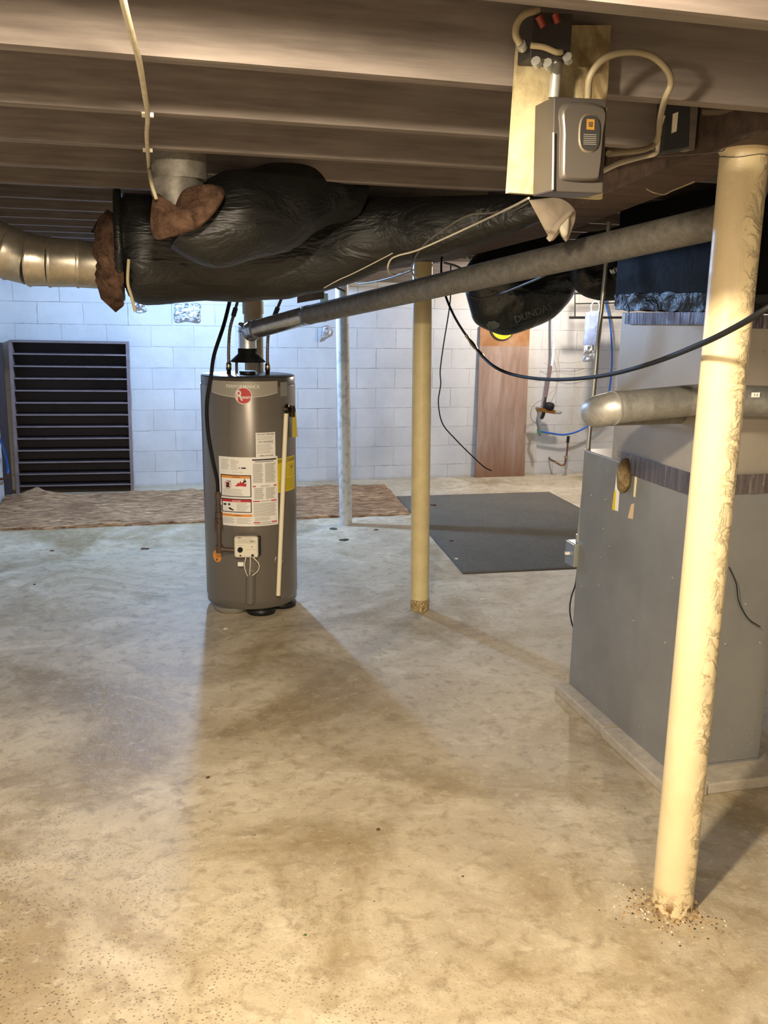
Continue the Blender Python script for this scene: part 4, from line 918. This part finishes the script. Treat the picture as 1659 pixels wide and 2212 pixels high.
# foil patches
for pts, yy, lab in (([(285, 636), (300, 645), (312, 660), (318, 672), (305, 676), (292, 672), (288, 655)], 9.295, 'crumpled foil tape hanging on the back wall, just right of the tie strap end'),
                 ([(378, 656), (430, 656), (433, 674), (432, 697), (405, 694), (380, 696), (376, 676)], 9.295, 'foil and grey tape patch on the back wall left of the water heater hoses'),
                 ([(697, 705), (708, 703), (716, 712), (712, 724), (700, 732), (690, 738), (693, 722)], 9.295, 'small crumpled foil tuft on the back wall below the vent pipe')):
    mb = puff(pts, yy, .02, 5, .02, 25, 4, back=.015); tag(mb.build('foil_patch', FOIL), lab, 'foil patch', 'foil patches on the back wall')
cp = thing('hanging_foil_tag', 'pale shiny bag hanging beside the top of the slim post', 'bag', tuple(aY(700, 680, 7.0)))
puff([(692, 634), (707, 634), (709, 640), (709, 690), (692, 690), (691, 640)], 7.0, .01, 4, .004, 25, 3).build('bag', M('pale_aqua_plastic', 'bfe0dc', .2), cp)
MB().tube(way([(700, 634, 7.0), (699, 622, 7.0), (703, 612, 7.0)], 4), .006, 8).build('neck', M('pale_aqua_plastic', 'bfe0dc', .2), cp)
# dark beam stub at the wall top above the hoses
tag(MB().hexa([aY(642, 655, 6.6), aY(700, 645, 6.6), aY(700, 645, 6.9), aY(642, 655, 6.9), aY(642, 625, 6.6), aY(700, 608, 6.6), aY(700, 608, 6.9), aY(642, 625, 6.9)]).build('wood_block', M('grey_brown_wood', '6d635c', .8, 0, '4e463f', 8)), 'grey wooden block hanging under the duct edge right of the water heater hoses', 'wood block')
# hanging rack and the blue bag
rk = thing('hanging_rack', 'black metal rod rack hanging by the back wall above the plenum level', 'rack', tuple(aY(1290, 686, 8.8)))
MB().tube([aY(1230, 686, 8.8), aY(1362, 686, 8.8)], .013, 10).build('bar', BLACKM, rk)
MB().tube([aY(1243, 656, 8.8), aY(1362, 654, 8.8)], .006, 8).build('cross_rod', BLACKM, rk)
for x in (1242, 1358): MB().tube([aY(x, 686, 8.8), aY(x, 628, 8.8)], .007, 8).build('upright', BLACKM, rk)
MB().tube([aY(1240, 634, 8.8), aY(1362, 631, 8.8)], .010, 8).build('top_rail', BLACKM, rk)
bb = thing('blue_bag', 'translucent blue plastic bag with a silver bottom hanging from the black rack', 'bag', tuple(aY(1280, 782, 8.7)))
puff([(1264, 684), (1268, 674), (1296, 672), (1300, 684), (1296, 740), (1290, 748), (1262, 748), (1262, 720)], 8.77, .035, 5, .012, 14, 4).build('blue_body', M('blue_film', '6f7ea0', .3, 0, '8796b8', 6, 14, .6, .02), bb)
puff([(1262, 744), (1290, 744), (1289, 765), (1286, 778), (1262, 782), (1259, 775)], 8.77, .03, 5, .015, 20, 4).build('silver_base', FOIL, bb)
MB().tube(way([(1279, 678, 8.77), (1277, 660, 8.78), (1286, 651, 8.8), (1295, 658, 8.78), (1293, 674, 8.77)], 5), .005, 8).build('hook', IVORY, bb)
YW = 9.2
wire('blue_water_tube', [(1300, 600, YW), (1308, 650, YW), (1318, 700, YW), (1322, 760, YW), (1321, 800, YW), (1316, 845, YW), (1308, 885, YW), (1290, 908, YW), (1269, 921, YW), (1245, 933, YW), (1218, 939, YW), (1190, 936, YW), (1168, 932, YW)], .010, BLUE, 'long blue plastic tube looping down the back wall behind the conduit to the brass valve', 'tube')
wp = thing('water_meter_pipe', 'white and copper water pipe with brass meter, right of the leaning board', 'pipe', tuple(aY(1178, 930, 9.15)))
MB().tube(way([(1197, 600, 9.15), (1196, 700, 9.15), (1196, 750, 9.15), (1192, 792, 9.15)], 4), .014, 12).build('white_pipe', WHITEP, wp)
MB().tube(way([(1190, 790, 9.15), (1184, 830, 9.15), (1179, 858, 9.15)], 4), .015, 12).build('copper_pipe', M('purplish_copper', '8a6a66', .4, .5), wp)
mb = MB(); mb.tube(way([(1180, 852, 9.15), (1177, 870, 9.15), (1174, 893, 9.15), (1169, 905, 9.15)], 4), [.012]*4+[.018]*4+[.02]*4+[.014], 12); mb.build('valve_body', M('dark_bronze', '3f352a', .45, .6), wp)
p = aY(1187, 877, 9.10); MB().lathe([(.048, -.03), (.052, -.02), (.052, .018), (.04, .03)], p, (0, -.25, 1), 28).build('meter_head', BLACK, wp)
MB().tube([aY(1160, 884, 9.10), aY(1198, 890, 9.10)], .022, 14).build('brass_meter', M('brass', 'a87c46', .3, .9), wp)
MB().tube([aY(1198, 890, 9.10), aY(1210, 891, 9.10)], [.02, .02], 10).build('union_nut', SILV, wp)
MB().tube([aY(1209, 891, 9.10), aY(1212, 891, 9.10)], .012, 10).build('handwheel', BLACKM, wp)
MB().tube(way([(1158, 880, 9.10), (1163, 893, 9.10), (1160, 910, 9.10), (1166, 932, 9.12), (1166, 942, 9.12)], 4), .013, 10).build('drop_pipe', M('weathered_pipe', '7b7f78', .5, .4), wp)
MB().tube([aY(1163, 926, 9.12), aY(1166, 938, 9.12)], .017, 8).build('green_valve', M('green_handle', '4d7a4a', .5), wp)
cpb = thing('copper_stub_pipe', 'bent copper drain pipe with a valve near the floor on the back wall', 'pipe', tuple(aY(1215, 1008, 9.2)))
MB().tube(way([(1227, 948, 9.15), (1225, 975, 9.15), (1222, 992, 9.15), (1219, 1003, 9.15), (1210, 1004, 9.17), (1200, 998, 9.2), (1188, 992, 9.28), (1186, 988, 9.32)], 5), .010, 10).build('pipe', COPPER, cpb)
MB().tube([aY(1228, 942, 9.15), aY(1226, 956, 9.15)], .017, 8).build('cap_fitting', BLACKM, cpb); MB().tube([aY(1219, 988, 9.15), aY(1227, 986, 9.13)], .015, 8).build('valve', CHROME, cpb)
wire('loose_wire', [(1195, 745, 9.2), (1207, 785, 9.2), (1207, 815, 9.2), (1198, 840, 9.2), (1183, 853, 9.2)], .0025, TANW, 'thin tan wire bowing out right of the white pipe on the back wall')
wire('loose_wire', [(1175, 784, 9.2), (1192, 790, 9.2), (1205, 783, 9.2), (1235, 784, 9.2), (1262, 779, 9.2)], .0022, TANW, 'thin tan wire from the white pipe to the foot of the blue bag')
wire('loose_wire', [(1165, 803, 9.2), (1195, 801, 9.2), (1225, 808, 9.2), (1250, 806, 9.2), (1282, 796, 9.2)], .0022, TANW, 'thin sagging wire on the back wall just above the black hose')
wire('meter_wire', [(1172, 863, 9.12), (1156, 873, 9.12), (1147, 888, 9.12), (1148, 905, 9.14), (1158, 915, 9.15)], .0025, GREYW, 'fine grey wire looping left of the brass meter')

# ------------------------------------------------------------------ floor coverings
def ground(name, pts, mat_, h, div, amp, sc, label, cat, rag=0):
    P = [aZ(*p) if len(p) == 2 and abs(p[0]) > 30 else Vector((p[0], p[1], 0)) for p in pts]; a, b, c_, d = P; vs = []; nx, ny = div
    for i in range(nx+1):
        for j in range(ny+1):
            u, v = i/nx, j/ny; q = a.lerp(b, u).lerp(d.lerp(c_, u), v)
            edge = 1 if 0 < i < nx and 0 < j < ny else 0
            if not edge and rag: q = q+Vector((noise.noise(q*9), noise.noise(q*9+Vector((4, 4, 4))), 0))*rag
            z = h+(noise.noise(Vector((q.x*sc*.35, q.y*sc, 0)))*amp+noise.noise(Vector((q.x*sc*1.2, q.y*sc*3, 5)))*amp*.6)
            vs.append(Vector((q.x, q.y, max(.004, z) if edge else h*.55)))
    n0 = len(vs); fs = [(i*(ny+1)+j, (i+1)*(ny+1)+j, (i+1)*(ny+1)+j+1, i*(ny+1)+j+1) for i in range(nx) for j in range(ny)]
    bd = [i*(ny+1) for i in range(nx+1)]+[nx*(ny+1)+j for j in range(1, ny+1)]+[i*(ny+1)+ny for i in range(nx-1, -1, -1)]+[j for j in range(ny-1, 0, -1)]
    vs += [Vector((vs[k].x, vs[k].y, .001)) for k in bd]; m = len(bd)
    fs += [(bd[k], n0+k, n0+(k+1) % m, bd[(k+1) % m]) for k in range(m)]
    return vs, fs
vs, fs = ground('', [(2.105, 5.76), (3.80, 5.70), (3.93, 8.36), (2.36, 8.40)], MATG, .008, (50, 60), .0012, 7, '', '')
tag(MB().add(vs, fs, True).build('floor_mat', MATG), 'flat grey carpet mat on the floor between the middle post and the furnace', 'mat')
vs, fs = ground('', [(-1.22, 7.62), (2.27, 7.60), (2.39, 8.95), (-1.22, 8.98)], BATT, .024, (260, 90), .016, 12, '', '', .02)
for v in vs:                 # rolled corner at the shelf and torn fibre
    d = (Vector((v.x, v.y, 0))-Vector((-.93, 8.80, 0))).length
    if d < .35 and v.z > .01: v.z += .10*(1-d/.35)**2
tag(MB().add(vs, fs, True).build('fibre_matting', BATT), 'long strip of shaggy pinkish-brown fibre matting on the floor in front of the shelf unit', 'matting')

random.seed(11)
def crumb(p, s_, m, name, label, cat, group, flat=.35, parent=None):
    mb = MB(); k = 8; top = []; bot = []
    for j in range(k):
        a = 2*PI*j/k; r_ = s_*random.uniform(.65, 1.1); top.append(Vector((math.cos(a)*r_*.8, math.sin(a)*r_*.6, s_*flat*random.uniform(.7, 1.2)))); bot.append(Vector((math.cos(a)*r_, math.sin(a)*r_*.8, 0)))
    vs = [p+v for v in bot+top]; mb.add(vs, [(j, (j+1) % k, k+(j+1) % k, k+j) for j in range(k)]); mb.add(vs[k:], [tuple(range(k))]); mb.add(vs[:k], [tuple(reversed(range(k)))])
    o = mb.build(name, m); return tag(o, label, cat, group)
GL = M('green_leaf', '5f7a35', .6, 0, '3f5a22', 60); DK = M('dark_leaf', '3d4420', .7, 0, '2c3318', 60); BRN = M('brown_crumb', '6a4a35', .9, 0, '4b3425', 60); DRK = M('dark_crumb', '2b241d', .9); PALE = M('pale_chip', 'd9cfba', .8)
crumb(aZ(659, 2020), .007, GL, 'leaf_scrap', 'tiny bright green leaf scrap on the floor near the bottom of the picture', 'leaf', None)
crumb(aZ(741, 1167), .045, DK, 'leaf_clump', 'dark green leaf clump on the floor in front of the slim post', 'leaf', None, .2)
crumb(aZ(720, 1143), .04, DK, 'leaf_clump', 'dark leaf scrap on the floor just left of the slim post foot', 'leaf', None, .15)
crumb(aZ(312, 1186), .035, BRN, 'dirt_clump', 'brown dirt clump on the floor left of the water heater', 'dirt', None, .2)
crumb(aZ(113, 1190), .025, BRN, 'dirt_clump', 'small brown dirt clump on the floor at the far left in front of the matting', 'dirt', None, .2)
crumb(aZ(74, 1263), .010, DRK, 'pebble', 'small dark pebble on the floor at the far left', 'pebble', None)
crumb(aZ(937, 1094)+Vector((0, 0, .008)), .035, MATS['brown_crumb'], 'fibre_tuft', 'brown fibre tuft on the grey mat right of the middle post', 'fibre tuft', None, .4)
crumb(aZ(974, 1171)+Vector((0, 0, .008)), .022, BRN, 'fibre_tuft', 'small brown tuft near the middle of the grey mat', 'fibre tuft', None, .3)
crumb(aZ(813, 1145), .022, BRN, 'fibre_tuft', 'small brown tuft on the floor between the slim post and the grey mat', 'fibre tuft', None, .3)
crumb(aZ(986, 1210)+Vector((0, 0, .008)), .018, PALE, 'plaster_chip', 'white chip on the front corner of the grey mat', 'chip', None, .3)
crumb(aZ(1043, 1295), .018, PALE, 'plaster_chip', 'white chip on the floor right of the middle post', 'chip', None, .3)
crumb(aZ(487, 1358), .016, PALE, 'plaster_chip', 'white chip on the floor in front of the water heater', 'chip', None, .3)
crumb(aZ(1000, 1893), .005, DRK, 'pebble', 'small dark pebble on the floor left of the foreground post', 'pebble', None)
crumb(aZ(817, 1792), .010, BRN, 'twig_bit', 'little brown twig bit on the floor near the middle of the picture', 'twig', None)
crumb(aZ(449, 1680), .010, BRN, 'dirt_clump', 'dark dirt speck cluster on the floor below the water heater', 'dirt', None)
# crumbs round the foot of the foreground post: nobody could count them
mb = MB()
for i in range(420):
    a = random.uniform(PI*.55, PI*1.75); d = .064+abs(random.gauss(0, .045)); s_ = random.uniform(.001, .0042)
    p = Vector((1.525+math.cos(a)*d*1.3, 2.20+math.sin(a)*d, 0)); q = Matrix.Rotation(random.uniform(0, 3), 3, 'Z')
    mb.mat((PALE, M('tan_crumb', 'a58c62', .9), DRK, BRN)[random.choice((0, 1, 1, 1, 1, 1, 3, 3, 2))])
    mb.add([p+q@Vector(v)*s_ for v in ((-1, -.7, 0), (1, -.6, 0), (.8, .9, 0), (-.9, .7, 0), (-.3, -.2, .7), (.4, .2, .8))], [(0, 3, 2, 1), (0, 1, 4), (1, 2, 5), (1, 5, 4), (2, 3, 5), (3, 4, 5), (3, 0, 4)])
o = tag(mb.build('cement_crumbs'), 'scattered crumbs of cement and paint around the foot of the foreground post', 'crumbs'); o['kind'] = 'stuff'

# ------------------------------------------------------------------ light
def lamp(name, p, watts, color, r=.04):
    l = bpy.data.lights.new(name, 'POINT'); l.energy = watts; l.color = color; l.shadow_soft_size = r
    o = bpy.data.objects.new(name, l); COL.objects.link(o); o.location = p; return o
lamp('bare_bulb_near', (.05, 1.15, 2.222), 122, (1, .84, .62), .055)
lamp('added_fill_behind', (.25, -1.655, 2.245), 115, (1, .84, .64), .03)  # added fill light behind the camera, evens out the warm falloff
lamp('cool_bulb_back', (.57, 7.75, 2.10), 105, (.38, .60, 1), .05)
lamp('bare_bulb_right', (4.05, 8.2, 2.12), 50, (1, .88, .76), .05)
w = bpy.data.worlds.new('world'); S.world = w; w.use_nodes = True; w.node_tree.nodes['Background'].inputs[0].default_value = (.5, .6, .8, 1); w.node_tree.nodes['Background'].inputs[1].default_value = .05
S.view_settings.view_transform = 'Standard'; S.view_settings.look = 'None'; S.view_settings.gamma = 1; S.view_settings.use_curve_mapping = False
S.view_settings.exposure = 1.4
